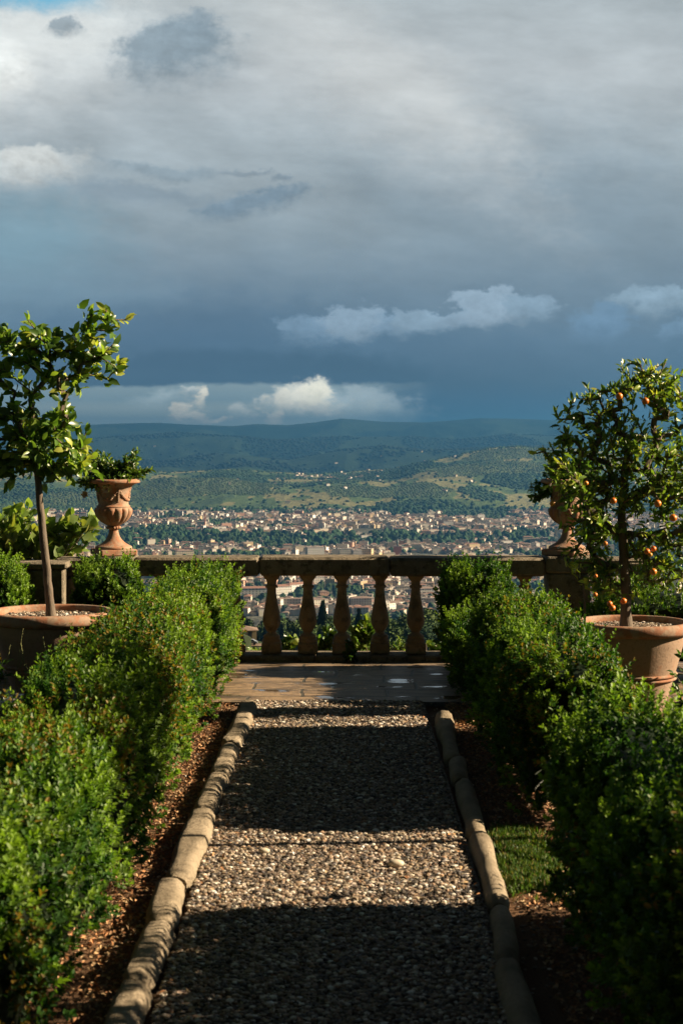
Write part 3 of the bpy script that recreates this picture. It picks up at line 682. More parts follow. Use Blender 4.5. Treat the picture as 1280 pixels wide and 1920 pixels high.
# landmark buildings
LM = [(470, 1124, 52, 16, 17, .15, 1, 0, 'long white three-storey palace with a red roof beside the left hedge, seen under the rail'),
      (520, 1122, 40, 16, 18, .5, 1, 0, 'white palace block with a red roof between the first and second balusters'),
      (556, 1112, 44, 16, 14, .75, 1, 0, 'long low white wing with a red roof beside the second baluster'),
      (676, 1144, 30, 15, 17, .1, 1, 1, 'tall white house with rows of windows between the third and fourth balusters'),
      (700, 1141, 18, 13, 11, .6, 0, 1, 'small cream house beside the fourth baluster'),
      (736, 1142, 40, 13, 9, .85, 1, 1, 'low white house with a long roof between the fourth and fifth balusters'),
      (606, 1122, 14, 12, 10, .3, 3, 1, 'pink house between the second and third balusters'),
      (548, 1140, 30, 12, 6, .1, 0, 1, 'low cream house at the edge of the wood between the first and second balusters'),
      (805, 1142, 22, 14, 15, -.2, 0, 2, 'cream block beside the right hedge under the rail'),
      (800, 1118, 26, 14, 12, .2, 1, 1, 'white house with a brown roof beside the right hedge'),
      (755, 1114, 16, 12, 13, .2, 2, 2, 'ochre block between the fourth and fifth balusters'),
      (1262, 1118, 26, 16, 38, -.5, 0, 2, 'tall cream apartment block at the right edge behind the orange tree'),
      (1247, 1100, 24, 16, 26, -.2, 1, 1, 'white apartment house with a brown roof left of the tall cream block'),
      (590, 1052, 34, 16, 27, .3, 1, 2, 'white modern block standing just above the stone rail'),
      (648, 1050, 26, 16, 22, .2, 0, 2, 'cream apartment block above the rail, left of its twin'),
      (688, 1050, 22, 16, 22, -.3, 2, 2, 'ochre apartment block above the rail'),
      (668, 1051, 18, 14, 20, .3, 5, 2, 'grey block between the cream and ochre blocks above the rail'),
      (345, 1050, 36, 16, 18, .3, 4, 1, 'wide beige block above the left end of the rail'),
      (376, 1048, 10, 10, 26, .1, 1, 2, 'narrow white tower block above the rail on the left'),
      (452, 1054, 42, 14, 9, .05, 1, 2, 'long low white hall just above the rail')]
for (px, py, w, d, h, rot, wi, ri, lb) in LM:
    X, Y = pxat(px, py); put_house(X, Y, w, d, h, rot, wi, ri, lb, None, True, 'palace' if 'palace' in lb else ('apartment_block' if 'block' in lb else 'house'), 'building')
    occ.append((X, Y, max(w, d) * .5))
# red brick tower block with a spire-like crane frame
X, Y = pxat(745, 1047); tt = empty('brick_tower', (X, Y, -250), 'red brick tower block with a small lantern on top, above the rail', 'tower')
V, Wf, R, Rf = house_arrays(16, 14, 24, True); mobj('wall', simple_mesh('wall', V, Wf, M['plaster'], (.42, .17, .11)), tt); mobj('roof', simple_mesh('roof', R, Rf, M['tile'], (.3, .28, .26)), tt)
mb = MB(); mb.lathe([(2.2, 24.7), (2.2, 31), (2.8, 31.5), (2.0, 35), (.3, 40)], 10); mb.build('lantern', M['shutter'], tt); occ.append((X, Y, 10))
X, Y = pxat(384, 992); ch = empty('chimney_stack', (X, Y, -250), 'slim brick factory chimney above the distant roofs on the left', 'chimney')
mb = MB(); mb.lathe([(2.0, 0), (1.6, 20), (1.2, 38), (1.5, 38.5), (1.5, 40)], 12, col=(.45, .2, .12)); o = mb.build('shaft', M['plaster'], ch, col=True)
mb = MB(); mb.lathe([(1.7, 40), (1.7, 41.2)], 12, col=(.2, .1, .08)); mb.build('cap', M['plaster'], ch, col=True)
def crane(px, py, H, flip, lb):
    X, Y = pxat(px, py); c = empty('tower_crane', (X, Y, -250), lb, 'crane')
    def lattice(p0, p1, s, n):
        mb = MB(); p0 = np.array(p0, float); p1 = np.array(p1, float); ax = (p1 - p0) / n
        o = [np.array(v) for v in (((-s, -s, 0), (s, -s, 0), (s, s, 0), (-s, s, 0)) if abs(ax[2]) > abs(ax[0]) else ((0, -s, -s), (0, s, -s), (0, s, s), (0, -s, s)))]
        for v in o: mb.tube([p0 + v, p1 + v], .16, 4)
        for i in range(n):
            for q in range(4): mb.tube([p0 + ax * i + o[q], p0 + ax * (i + 1) + o[(q + 1) % 4]], .1, 3)
        return mb
    lattice((0, 0, 0), (0, 0, H), .8, 14).build('mast', M['metal'], c, smooth=False)
    lattice((-10 * flip, 0, H), (28 * flip, 0, H), .7, 16).build('jib', M['metal'], c, smooth=False)
    mb = MB(); mb.box(-10.5 if flip > 0 else 8, -8 if flip > 0 else 10.5, -.9, .9, H - 3, H - .8); mb.build('counterweight', M['plaster'], c, smooth=False)
crane(733, 1128, 30, -1, 'orange tower crane in the town beside the fourth baluster')
crane(314, 990, 36, 1, 'distant tower crane left of the factory chimney')

n_obj = 0; stuffV = []; stuffR = []
def section(px):
    if px < 250: return 'behind the left urn'
    if px > 1030: return 'behind the right urn'
    if px < 450: return 'above the left hedge'
    if px > 835: return 'above the right hedge'
    return 'above the ' + ['first', 'second', 'third', 'fourth', 'fifth'][int(np.argmin([abs(px - q) for q in BALX[1:6]]))] + ' baluster'
def regname(px, Y):
    if Y < 3000: return 'under the rail ' + gapname(px)
    b = 'close' if Y < 3720 else ('midway' if Y < 4700 else 'farthest')
    return f'{b} {section(px)}'
cand = []
for it in range(85000):
    Y = math.sqrt(random.uniform(2330 ** 2, 5250 ** 2)); u = random.uniform(-.215, .215); X = u * Y
    if 3730 < Y < 4120: 
        if random.random() < .93: continue
    dn = float(fbm(X / 220, Y / 300, 3, 61)); lim = .35 if Y > 4120 else .33
    px = 640 + F * u
    if Y > 4120:
        lim += max(0, (420 - px) / 420) * .22          # fewer houses on the left
        if px > 860: lim -= .06
    if dn < lim or float(fbm(X / 160, Y / 260, 3, 77)) > .60: continue
    small = random.random() < .75
    w = random.uniform(7, 12.5) if small else random.uniform(14, 27); d = random.uniform(7, 11)
    h = random.choice([5, 6, 8, 9, 11]) if small else random.choice([9, 12, 15, 17])
    if Y < 3000: h = min(h, 15)
    r = max(w, d) * .52
    cand.append((X, Y, w, d, h, r))
    if len(cand) > 19000: break
placed = []
cell = {}
def free2(X, Y, r):
    ix, iy = int(X // 40), int(Y // 40)
    for a in (-1, 0, 1):
        for b in (-1, 0, 1):
            for (x, y, q) in cell.get((ix + a, iy + b), ()):
                if (X - x) ** 2 + (Y - y) ** 2 < (r + q) ** 2 * .5: return False
    return True
for (x, y, q) in occ: cell.setdefault((int(x // 40), int(y // 40)), []).append((x, y, q))
for c in cand:
    if free2(c[0], c[1], c[5]): placed.append(c); cell.setdefault((int(c[0] // 40), int(c[1] // 40)), []).append((c[0], c[1], c[5]))
def vis(c):
    px = 640 + F * c[0] / c[1]; py = HY + F * (CAMZ + 250 - c[4]) / c[1]
    if not -10 < px < 1290: return 0
    if 1044 < py < 1078: return .02
    if py >= 1078 and not (440 < px < 830 or px > 1230): return .01
    if py < 1078 and (px < 240 or px > 1050): return .3
    return 1
placed.sort(key=lambda c: -vis(c) * c[2] * c[4] / c[1] ** 2)
allw = []
for i, (X, Y, w, d, h, r) in enumerate(placed):
    rot = random.choice([0, 0, .25, .5, -.2, 1.2]) + random.uniform(-.12, .12) + (math.pi / 2 if random.random() < .2 else 0)
    wi = random.choices(range(6), [.27, .34, .09, .05, .17, .08])[0]; flat = (h >= 15 and random.random() < .7) or random.random() < .28
    ri = 2 if flat else random.choices([0, 1], [.5, .5])[0]
    if i < 275:
        sz = 'tall' if h >= 15 else ('long' if w > 20 else 'small'); px = 640 + F * X / Y
        put_house(X, Y, w, d, h, rot, wi, ri, f'{sz} {WALLS[wi][1]} {["red-roofed", "brown-roofed", "flat-roofed"][ri]} house {regname(px, Y)}', 'houses of the town in the valley', vis((X, Y, w, d, h)) == 1 and Y < 2960 and i < 34)
    else:
        V, Wf, R, Rf = house_arrays(w, d, h, ri == 2); a = np.array([[math.cos(rot), -math.sin(rot)], [math.sin(rot), math.cos(rot)]])
        z = -250.0
        V = np.array(V); V[:, :2] = V[:, :2] @ a.T; V += (X, Y, z); R = np.array(R); R[:, :2] = R[:, :2] @ a.T; R += (X, Y, z)
        allw.append((V, Wf, np.array(WALLS[wi][0]) * random.uniform(.85, 1.05), 0)); allw.append((R, Rf, np.array(ROOFS[ri][0]) * random.uniform(.85, 1.1), 1))
# villas scattered on the hills go to the same distant mass
for k in range(70):
    px = random.gauss(640, 260) if k > 40 else random.gauss(620, 45); Y = random.uniform(5500, 8000) if k > 40 else random.uniform(6900, 7500)
    if k > 62: Y = random.uniform(9300, 12500)
    X = (px - 640) / F * Y; rot = random.uniform(0, 3); V, Wf, R, Rf = house_arrays(random.uniform(8, 18), 8, random.uniform(4, 7), False)
    a = np.array([[math.cos(rot), -math.sin(rot)], [math.sin(rot), math.cos(rot)]]); z = float(terr(X, Y)) + 2.5
    V = np.array(V); V[:, :2] = V[:, :2] @ a.T; V += (X, Y, z); R = np.array(R); R[:, :2] = R[:, :2] @ a.T; R += (X, Y, z)
    allw.append((V, Wf, np.array(WALLS[random.choice([0, 1, 4])][0]), 0)); allw.append((R, Rf, np.array(ROOFS[0][0]), 1))
Vs = []; q4 = []; q3 = []; m4 = []; m3 = []; Cs = []; o = 0
for V, Fs, c, mi in allw:
    Vs.append(V); Cs.append(np.tile(c, (len(V), 1)))
    for f in Fs:
        (q4 if len(f) == 4 else q3).append([x + o for x in f]); (m4 if len(f) == 4 else m3).append(mi)
    o += len(V)
tag(mobj('distant_town', npmesh('distant_town', np.concatenate(Vs), [np.array(q4), np.array(q3)], [M['plaster'], M['tile']], np.concatenate(Cs), smooth=False, midx=m4 + m3)), kind='stuff')
# individual trees standing in the riverside belt
belt_me = []
for s in range(4):
    R_ = np.random.default_rng(s + 90); n = 5; pos = R_.normal(0, 1, (n, 3)) * np.array((1.9, 1.9, 1.6)) + np.array((0, 0, 6.5)); r = R_.uniform(2.4, 3.6, n)
    V, Fc, C = scatter_ico(ICO2, pos, np.stack([r, r, r * 1.2], -1), np.array((.032, .062, .028)) * R_.uniform(.7, 1.4, (n, 1)))
    belt_me.append(npmesh('crown', V, Fc, M['far_leaf'], C, smooth=False))
for k in range(72):
    u = -.2 + .4 * (k + random.random()) / 72; Y = random.uniform(3640, 3730); X = u * Y
    t = empty('riverside_tree', (X, Y, -250.2), f'round dark tree of the riverside belt {section(640 + F * u)}', 'tree', 'trees along the riverside belt')
    s = random.uniform(.8, 1.5); t.scale = (s, s, s); t.rotation_euler[2] = random.random() * 6
    mobj('crown', random.choice(belt_me), t); mobj('trunk', TR['broadleaf_tree'], t)

# yellow house, lane and parked car below the terrace on the left
lane = MB(); lane.box(-40, -12, 446.0, 451.5, -56, -54.35); tag(lane.build('lane', M['paving'], None, smooth=False), kind='structure')
put_house(-26.5, 458, 7, 6, 3.2, .1, 2, 1, 'small ochre house below the terrace beside the parked car', None, True, z=-54.5)
car = empty('parked_car', (-24.2, 448.6, -54.33), 'grey car parked on the lane below the terrace', 'car')
mb = MB(); prof = [(-2.1, .35), (-2.1, .8), (-1.9, .92), (-1.1, .98), (-.5, 1.42), (.9, 1.45), (1.6, 1.0), (2.05, .9), (2.1, .35)]
Vc = [(x, y, z) for y in (-.82, .82) for (x, z) in prof]; n = len(prof)
mb.add(Vc, [list(range(n)), list(range(2 * n - 1, n - 1, -1))] + [(i, i + n, (i + 1) % n + n, (i + 1) % n) for i in range(n)]); mb.build('body', M['car'], car, smooth=False)
for (a, b) in ((-1.3, -.8), (1.3, -.8), (-1.3, .8), (1.3, .8)):
    mb = MB(); mb.tube([(a, b - .1, .33), (a, b + .1, .33)], .33, 14); mb.build('wheel', M['rubber'], car)
for y in (-.83, .83):
    mb = MB(); mb.add([(-.95, y, 1.0), (1.3, y, 1.0), (.85, y, 1.36), (-.48, y, 1.34)], [(0, 1, 2, 3)]); mb.build('side_window', M['window'], car, smooth=False)

# ------------------------------------------------------------------ terrace ground
def sheet(name, x0, x1, y0, y1, z, m, nx=1, ny=1, amp=0.0, sc=1.0):
    xs = np.linspace(x0, x1, nx + 1); ys = np.linspace(y0, y1, ny + 1); Yg, Xg = np.meshgrid(ys, xs, indexing='ij')
    Z = np.full_like(Xg, z) + amp * (fbm(Xg * sc + 50, Yg * sc + 50, 3, 4) - .5)
    i = np.arange(Z.size).reshape(Z.shape)
    me = npmesh(name, np.stack([Xg, Yg, Z], -1).reshape(-1, 3), np.stack([i[:-1, :-1], i[:-1, 1:], i[1:, 1:], i[1:, :-1]], -1).reshape(-1, 4), m)
    return tag(mobj(name, me), kind='structure')
sheet('garden_soil', -8, 8, -4, 10.92, 0.0, M['soil'], 160, 150, .03, 3)
sheet('gravel_path', -.56, .53, 2.5, 10.90, .022, M['gravel'], 40, 260, .012, 5)
sheet('paving', -4, 4, 10.88, 13.42, .030, M['paving'], 2, 2)
mb = MB(); mb.box(-9, 9, 13.0, 13.4, -3.2, -.012); tag(mb.build('terrace_wall', M['stone'], smooth=False), kind='structure')
# lawn beds either side
sheet('lawn', 1.5, 8, -4, 10.0, .03, M['lawn'], 40, 80, .03, 3); sheet('lawn', -8, -1.5, -4, 10.0, .03, M['lawn'], 40, 80, .03, 3)

# pebbles
def pebbles(name, x0, x1, y0, y1, n, z, rmin=.0035, rmax=.0115, zamp=.008, disc=None, parent=None):
    if disc:
        a = rng.uniform(0, 6.283, n); r = disc[2] * np.sqrt(rng.random(n)); X = disc[0] + r * np.cos(a); Y = disc[1] + r * np.sin(a)
    else:
        X = rng.uniform(x0, x1, n); Y = rng.uniform(y0, y1, n)
    r = rmin + (rmax - rmin) * rng.random(n) ** 2.0
    s = np.stack([r * rng.uniform(.9, 1.5, n), r * rng.uniform(.8, 1.1, n), r * rng.uniform(.5, .85, n)], -1)
    pal = np.array([(.055, .045, .035), (.16, .12, .085), (.30, .235, .165), (.20, .14, .09), (.48, .42, .34), (.70, .65, .56), (.09, .08, .075), (.29, .19, .115)])
    pi = rng.choice(8, n, p=[.22, .25, .17, .1, .09, .04, .09, .04])
    C = np.minimum(pal[pi] * rng.uniform(.85, 1.4, (n, 1)), .8)
    V, Fc, C = scatter_ico(ICO1, np.stack([X, Y, z + rng.uniform(0, zamp, n) + s[:, 2] * .4], -1), s, C, .18)
    # small random tilt is given by the vertex jitter
    return npmesh(name, V, Fc, M['pebble'], C, smooth=False)
tag(mobj('gravel', pebbles('gravel', -.56, .51, 4.2, 10.93, 85000, .024)), kind='stuff')
tag(mobj('gravel_scatter', pebbles('gravel_scatter', -.8, .85, 4.2, 10.9, 2600, .012, .004, .009, .004)), kind='stuff')
for (px, py, r, lb) in ((742, 1622, .022, 'large pale pebble lying on the sunlit gravel'), (495, 1597, .016, 'small white pebble on the shadow edge of the gravel')):
    p = gr(px, py, .04); me = npmesh('stone', *scatter_ico(ICO3, np.array([[0, 0, 0.]]), np.array([[r * 1.5, r, r * .75]]), np.array([[.55, .48, .36]]), .03)[:2], M['pebble'], np.tile((.55, .48, .36), (len(ICO3[0]), 1)))
    tag(mobj('stone', me, None, (p.x, p.y, .036 + r * .5)), lb, 'stone')

# kerb stones
def kerb(side, joints, cx, names):
    kw = 1.0 if side == 'left' else .80
    for k in range(len(joints) - 1):
        y1, y0 = joints[k] - .008, joints[k + 1] + .008; n = max(8, int((y1 - y0) / .04)); m = 18
        V = []; R = rng.uniform(.92, 1.1); sl = rng.normal(0, .006); off = rng.normal(0, .006); sd = rng.integers(0, 99)
        for i in range(n + 1):
            t = i / n; y = y0 + (y1 - y0) * t
            e = min(t, 1 - t) * (y1 - y0); rr = .057 * kw * R * (1 - .35 * math.exp(-(e / .022) ** 1.3))
            if k == 0 and t > .5: rr = .066 * kw * math.sqrt(max(0.02, 1 - max(0, 1 - e / .10) ** 2))
            cxx = cx(y) + off + sl * (t - .5) * 2
            for j in range(m):
                a = 2 * math.pi * j / m
                nz = 1 + .15 * (float(vnoise(y * 7 + sd, j * .75, 6)) - .5) + .10 * (float(vnoise(y * 45 + sd, j * 1.1, 2)) - .5) + .34 * (float(vnoise(y * 2.2 + sd, j * .25 + 7, 8)) - .5)
                V.append((cxx + rr * nz * math.cos(a) * 1.0, y, .022 + min(rr * nz * math.sin(a) * 1.15, .052 + .008 * float(vnoise(y * 8 + sd, j, 1)))))
        Fs = [(i * m + j, i * m + (j + 1) % m, (i + 1) * m + (j + 1) % m, (i + 1) * m + j) for i in range(n) for j in range(m)]
        Fs.append(list(range(m - 1, -1, -1))); Fs.append([n * m + j for j in range(m)])
        mb = MB(); V = np.array(V); c = V.mean(0); c[2] = 0; mb.add(V - c, [tuple(reversed(f)) for f in Fs]); o = mb.build('kerb_stone', M['kerb'], None, tuple(c), sharp=50)
        tag(o, names[k], 'kerb stone', f'rounded kerb stones on the {side} of the gravel path')
cxL = lambda y: float(np.interp(y, [4, 5.2, 6, 7.5, 9, 10.8], [-.655, -.650, -.640, -.622, -.612, -.600]))
cxR = lambda y: float(np.interp(y, [4, 5.2, 6.3, 7.5, 10.3], [.525, .540, .562, .582, .618]))
kerb('left', [10.72, 9.25, 8.45, 7.62, 6.42, 5.86, 5.22, 4.3], cxL, ['rounded end stone of the left kerb beside the paving', 'striped shaded kerb stone next after the left end stone', 'kerb stone in broken shade just beyond the sunlit long stone on the left', 'long sunlit sandstone kerb stone with a cracked top, left of the path', 'short half-shaded kerb stone nearer than the long sunlit one on the left', 'kerb stone with two bands of shade near the bottom left', 'nearest kerb stone on the left, cut by the bottom edge'])
kerb('right', [10.36, 8.9, 8.32, 7.2, 6.1, 5.45, 4.3], cxR, ['rounded end stone of the right kerb beside the paving', 'short shaded kerb stone next after the right end stone', 'kerb stone beside the far end of the grass patch', 'long kerb stone alongside the green grass patch', 'shaded kerb stone nearer than the grass patch', 'nearest dark kerb stone on the right, cut by the bottom edge'])

# leaf litter on the beds
def litter():
    n = 15000; X = np.where(rng.random(n) < .5, rng.uniform(-1.0, -.68, n), rng.uniform(.66, 1.0, n)); Y = rng.uniform(4.3, 10.9, n)
    k = ~((X > .64) & (X < .84) & (Y > 6.35) & (Y < 7.4)); X, Y = X[k], Y[k]; n = len(X)
    pos = np.stack([X, Y, rng.uniform(.014, .028, n)], -1); d = rdir(n) * np.array((1, 1, .35)); nr = np.array((0, 0, 1.)) + rng.normal(0, .35, (n, 3))
    pal = np.array([(.46, .23, .10), (.34, .16, .07), (.55, .35, .18), (.22, .12, .06), (.40, .28, .15)])
    C = pal[rng.integers(0, 5, n)] * rng.uniform(.6, 1.15, (n, 1))
    V, Fc, C = leaves(L4, pos, d, nr, rng.uniform(.012, .028, n), rng.uniform(.008, .015, n), C)
    tag(mobj('leaf_litter', npmesh('leaf_litter', V, Fc, M['litter'], C, smooth=False)), kind='stuff')
    # a few dry leaves strewn on the gravel, most along the edges
    n = 260; X = np.where(rng.random(n) < .6, rng.choice([-.5, .46], n) + rng.normal(0, .05, n), rng.uniform(-.5, .48, n)); X = np.clip(X, -.54, .5); Y = rng.uniform(4.6, 10.8, n)
    pos = np.stack([X, Y, np.full(n, .045)], -1); d = rdir(n) * np.array((1, 1, .3)); nr = np.array((0, 0, 1.)) + rng.normal(0, .4, (n, 3))
    V, Fc, C = leaves(L8, pos, d, nr, rng.uniform(.014, .03, n), rng.uniform(.008, .014, n), pal[rng.integers(0, 5, n)])
    tag(mobj('dry_leaves', npmesh('dry_leaves', V, Fc, M['litter'], C)), kind='stuff')
litter()
def grass(name, x0, x1, y0, y1, n, h=.05):
    X = rng.uniform(x0, x1, n); Y = rng.uniform(y0, y1, n)
    if name == 'grass_patch':
        X = rng.normal(.75, .06, n); Y = (y0 + y1) / 2 + (y1 - y0) * .62 * rng.uniform(-1, 1, n) * rng.random(n) ** .35 + rng.normal(0, .05, n); kp = fbm(X * 14, Y * 14, 2, 3) + .12 * rng.random(n) > .46; X, Y = X[kp], Y[kp]; n = len(X)
    pos = np.stack([X, Y, np.full(n, .01)], -1); d = np.array((0, 0, 1.)) + rng.normal(0, .33, (n, 3)) * np.array((1, 1, .1)); nr = rdir(n)
    L = h * rng.uniform(.4, 1.1, n); C = np.array((.075, .13, .03)) * rng.uniform(.5, 1.5, (n, 1)) * (1 + rng.uniform(-.1, .2, (n, 3))); C = np.where(rng.random((n, 1)) < .12, (.26, .21, .10), C)
    V, Fc, C = leaves(L4, pos, d, nr, L, np.full(n, .0035), C)
    return tag(mobj(name, npmesh(name, V, Fc, M['box_leaf'], C, smooth=False)), kind='stuff')
grass('grass_patch', .66, .86, 6.40, 7.34, 13000, .042)
grass('lawn_grass', 1.5, 3.2, 5.5, 10, 16000, .09); grass('lawn_grass', -3.4, -1.5, 5.5, 10, 16000, .09)

# ------------------------------------------------------------------ box hedges
def hedge(name, label, x_in, x_out, y0, y1, hfun, dens=1500, seed=1, group=None, leafL=.0235, stems=True, z0=.05, gold=.0, shear=0.0):
    """clipped-loosely box hedge running along Y; x_in faces the path"""
    R = np.random.default_rng(seed); root = empty(name, ((x_in + x_out) / 2, (y0 + y1) / 2, 0), label, 'hedge', group)
    cx0, cy0 = (x_in + x_out) / 2, (y0 + y1) / 2; hw = abs(x_out - x_in) / 2
    Ly = y1 - y0
    # arc-length param on cross-section: s in [0,1] : from inner foot, up, over, down outer
    area = Ly * (2 * .75 + 2 * hw); n = int(area * dens)
    def surf(s, y):
        """point and normal of the bumpy surface"""
        a = np.pi * (1 - s)                              # pi = inner side foot, 0 = outer
        e = .62
        c, sn = np.cos(a), np.sin(a)
        sx = np.sign(c) * np.abs(c) ** e; sz = np.abs(sn) ** e
        H = hfun(y)
        bump = (fbm(y * 2.6 + 10, s * 3.4 + 5, 3, seed) - .5)
        edge = np.minimum(y - y0, y1 - y); tap = np.clip(edge / .16, 0, 1) ** .5
        b2 = (fbm(y * 8 + 3, s * 9 + 2, 2, seed + 3) - .5); bump = bump + .7 * b2; w = hw * (1 + .36 * bump) * (.55 + .45 * tap)
        x = sx * w * (.86 + .14 * np.minimum(1, (sz + .25)))
        z = z0 + (H - z0) * sz * (1 + .15 * bump) * (.82 + .18 * tap)
        return x, z
    # more uniform sampling: s weighting
    s = R.random(n); flip = R.random(n)
    s = np.where(flip < .62, np.where(R.random(n) < .58, R.random(n) * .33, 1 - R.random(n) * .33), .2 + R.random(n) * .6)
    y = R.uniform(y0, y1, n)
    x, z = surf(s, y)
    # endcaps: push some samples inside near ends
    ne = int(hw * 2 * .75 * dens * 2); ye = np.where(R.random(ne) < .5, y0 + R.random(ne) * .1, y1 - R.random(ne) * .1); se = R.random(ne); xe, ze = surf(se, ye); kk = R.random(ne) ** .5
    xe = xe * kk; ze = z0 + (ze - z0) * R.random(ne) ** .4
    # outward direction
    nx = np.concatenate([x / hw, xe * 0]); nz = np.concatenate([np.clip((z - .35) / .3, -.3, 1), ze * 0 + .3]); ny = np.concatenate([y * 0, np.where(ye < cy0, -1., 1.)])
    X = np.concatenate([x, xe]); Y = np.concatenate([y, ye]); Z = np.concatenate([z, ze])
    out = np.stack([nx, ny, nz], -1) + R.normal(0, .3, (len(X), 3)); out /= np.linalg.norm(out, axis=1, keepdims=True)
    dep = R.random(len(X)) ** 1.0 * .10; P0 = np.stack([X, Y, Z], -1) - out * dep[:, None]
    P0[:, 2] = np.maximum(P0[:, 2], .02)
    # clumps: drop samples in noisy holes
    hole = fbm(P0[:, 1] * 9 + 3, P0[:, 2] * 9 + P0[:, 0] * 7 + 40, 2, seed + 5); keep = hole + (R.random(len(X)) - .5) * .12 > .47 - .26 * (dep / .1)
    low = P0[:, 2] < .10; keep &= ~(low & (R.random(len(X)) < .45))
    P0, out, dep = P0[keep], out[keep], dep[keep]; m = len(P0)
    clump = fbm(P0[:, 1] * 4, P0[:, 2] * 4 + P0[:, 0] * 4 + 20, 3, seed + 9)
    up = np.array((0, 0, 1.)); dirn = out * .8 + up * .75 + R.normal(0, .28, (m, 3)); dirn /= np.linalg.norm(dirn, axis=1, keepdims=True)
    Ls = R.uniform(.028, .058, m); tall = (P0[:, 2] > hfun(P0[:, 1]) * .84) & (R.random(m) < .24); Ls = np.where(tall, R.uniform(.07, .13, m), Ls)
    young = np.clip((clump - .38) * 3.4 + R.normal(0, .3, m) + (dep < .03) * .25, 0, 1)
    tone = (.62 + .76 * vnoise(P0[:, 1] * 13 + 7, P0[:, 2] * 13 + P0[:, 0] * 11 + 60, seed))[:, None]
    parts = []
    a0 = R.uniform(0, 6.283, m)
    d, sd, u2 = frame(dirn, rdir(m))
    K = 6
    for q in range(K):
        t = (q + .6) / K
        for sgn in (0, math.pi):
            a = a0 + q * 1.35 + sgn
            rad = sd * np.cos(a)[:, None] + u2 * np.sin(a)[:, None]
            ld = rad * (.95 - .35 * t) + d * (.35 + .6 * t) + R.normal(0, .12, (m, 3))
            pos = P0 + d * (Ls * t)[:, None]
            L = leafL * (1.1 - .3 * t) * R.uniform(.75, 1.2, m); 
            y_ = np.clip(young * (.3 + .9 * t), 0, 1)[:, None]
            C = np.array((.032, .088, .014)) * (1 - y_) + np.array((.18, .285, .032)) * y_
            C = C * R.uniform(.7, 1.25, (m, 1)) * tone
            if gold > 0:
                g = ((fbm(P0[:, 1] * 2.2, P0[:, 2] * 2.6 + 9, 2, seed + 31) > .62) & (R.random(m) < gold))[:, None]; C = np.where(g, np.array((.24, .16, .03)) * R.uniform(.6, 1.1, (m, 1)), C)
            keepq = R.random(m) < .92
            parts.append(leaves(L6, pos[keepq], ld[keepq], (d * .8 + rad * -.3 + up * .3)[keepq], L[keepq], (L * .68)[keepq], C[keepq]))
    V, Fc, C = join(parts); V[:, 1] -= cy0; V[:, 0] += V[:, 1] * shear
    me = npmesh('foliage', V, Fc, M['box_leaf'], C, smooth=False); mobj('foliage', me, root)
    # opaque dark core added inside the foliage to block light
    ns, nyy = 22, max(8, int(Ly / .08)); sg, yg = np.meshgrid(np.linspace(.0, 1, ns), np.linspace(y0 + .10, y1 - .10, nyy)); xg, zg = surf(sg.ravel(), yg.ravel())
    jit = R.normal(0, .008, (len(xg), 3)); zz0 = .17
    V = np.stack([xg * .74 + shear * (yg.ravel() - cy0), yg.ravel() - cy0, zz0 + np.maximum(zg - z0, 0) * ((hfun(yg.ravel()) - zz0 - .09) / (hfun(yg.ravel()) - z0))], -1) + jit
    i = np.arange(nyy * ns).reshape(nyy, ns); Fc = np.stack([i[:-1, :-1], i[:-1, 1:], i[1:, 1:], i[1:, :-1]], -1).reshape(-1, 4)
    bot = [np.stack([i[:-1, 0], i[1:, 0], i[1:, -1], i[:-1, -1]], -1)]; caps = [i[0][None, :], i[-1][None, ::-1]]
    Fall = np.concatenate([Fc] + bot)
    me = npmesh('dark_core', V, [Fall] + caps, M['box_leaf'], np.tile((.012, .022, .008), (len(V), 1))); mobj('dark_core', me, root)
    if stems:
        mb = MB(); nst = int(Ly * 16)
        for k in range(nst):
            bx, by = R.uniform(-hw * .45, hw * .45), R.uniform(y0 + .1, y1 - .1) - cy0; bx += by * shear
            mb.tube([(bx, by, -.02), (bx + R.normal(0, .03), by + R.normal(0, .03), .15), (bx * 1.3 + R.normal(0, .06), by + R.normal(0, .06), .34)], [.009, .007, .005], 5)
        mb.build('stems', M['twig'], root)
    return root
def hf(pairs, seed=0):
    ys = [p[0] for p in pairs]; hs = [p[1] for p in pairs]
    return lambda y: np.interp(y, ys, hs) * (1 + .06 * (fbm(np.asarray(y) * 1.5, np.asarray(y) * 0 + seed, 2, seed + 2) - .5))
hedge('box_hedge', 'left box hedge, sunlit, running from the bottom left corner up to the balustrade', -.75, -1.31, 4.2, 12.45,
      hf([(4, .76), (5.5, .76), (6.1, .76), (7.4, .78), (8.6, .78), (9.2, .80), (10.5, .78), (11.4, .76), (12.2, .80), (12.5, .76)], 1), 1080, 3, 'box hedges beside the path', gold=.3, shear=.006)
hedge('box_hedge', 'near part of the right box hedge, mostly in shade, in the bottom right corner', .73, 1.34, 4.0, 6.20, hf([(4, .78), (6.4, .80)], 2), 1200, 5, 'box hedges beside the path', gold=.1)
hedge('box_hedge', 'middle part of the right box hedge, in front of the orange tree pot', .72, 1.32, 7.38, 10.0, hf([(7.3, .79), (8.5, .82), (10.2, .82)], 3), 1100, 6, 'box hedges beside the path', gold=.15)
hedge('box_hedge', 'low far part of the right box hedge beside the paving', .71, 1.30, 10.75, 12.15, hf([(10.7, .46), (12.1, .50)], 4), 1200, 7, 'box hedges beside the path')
hedge('box_hedge', 'tall end bush of the right box hedge against the balustrade', .68, 1.28, 12.05, 12.62, hf([(12.0, .84), (12.7, .86)], 5), 1200, 8, 'box hedges beside the path', gold=.2)
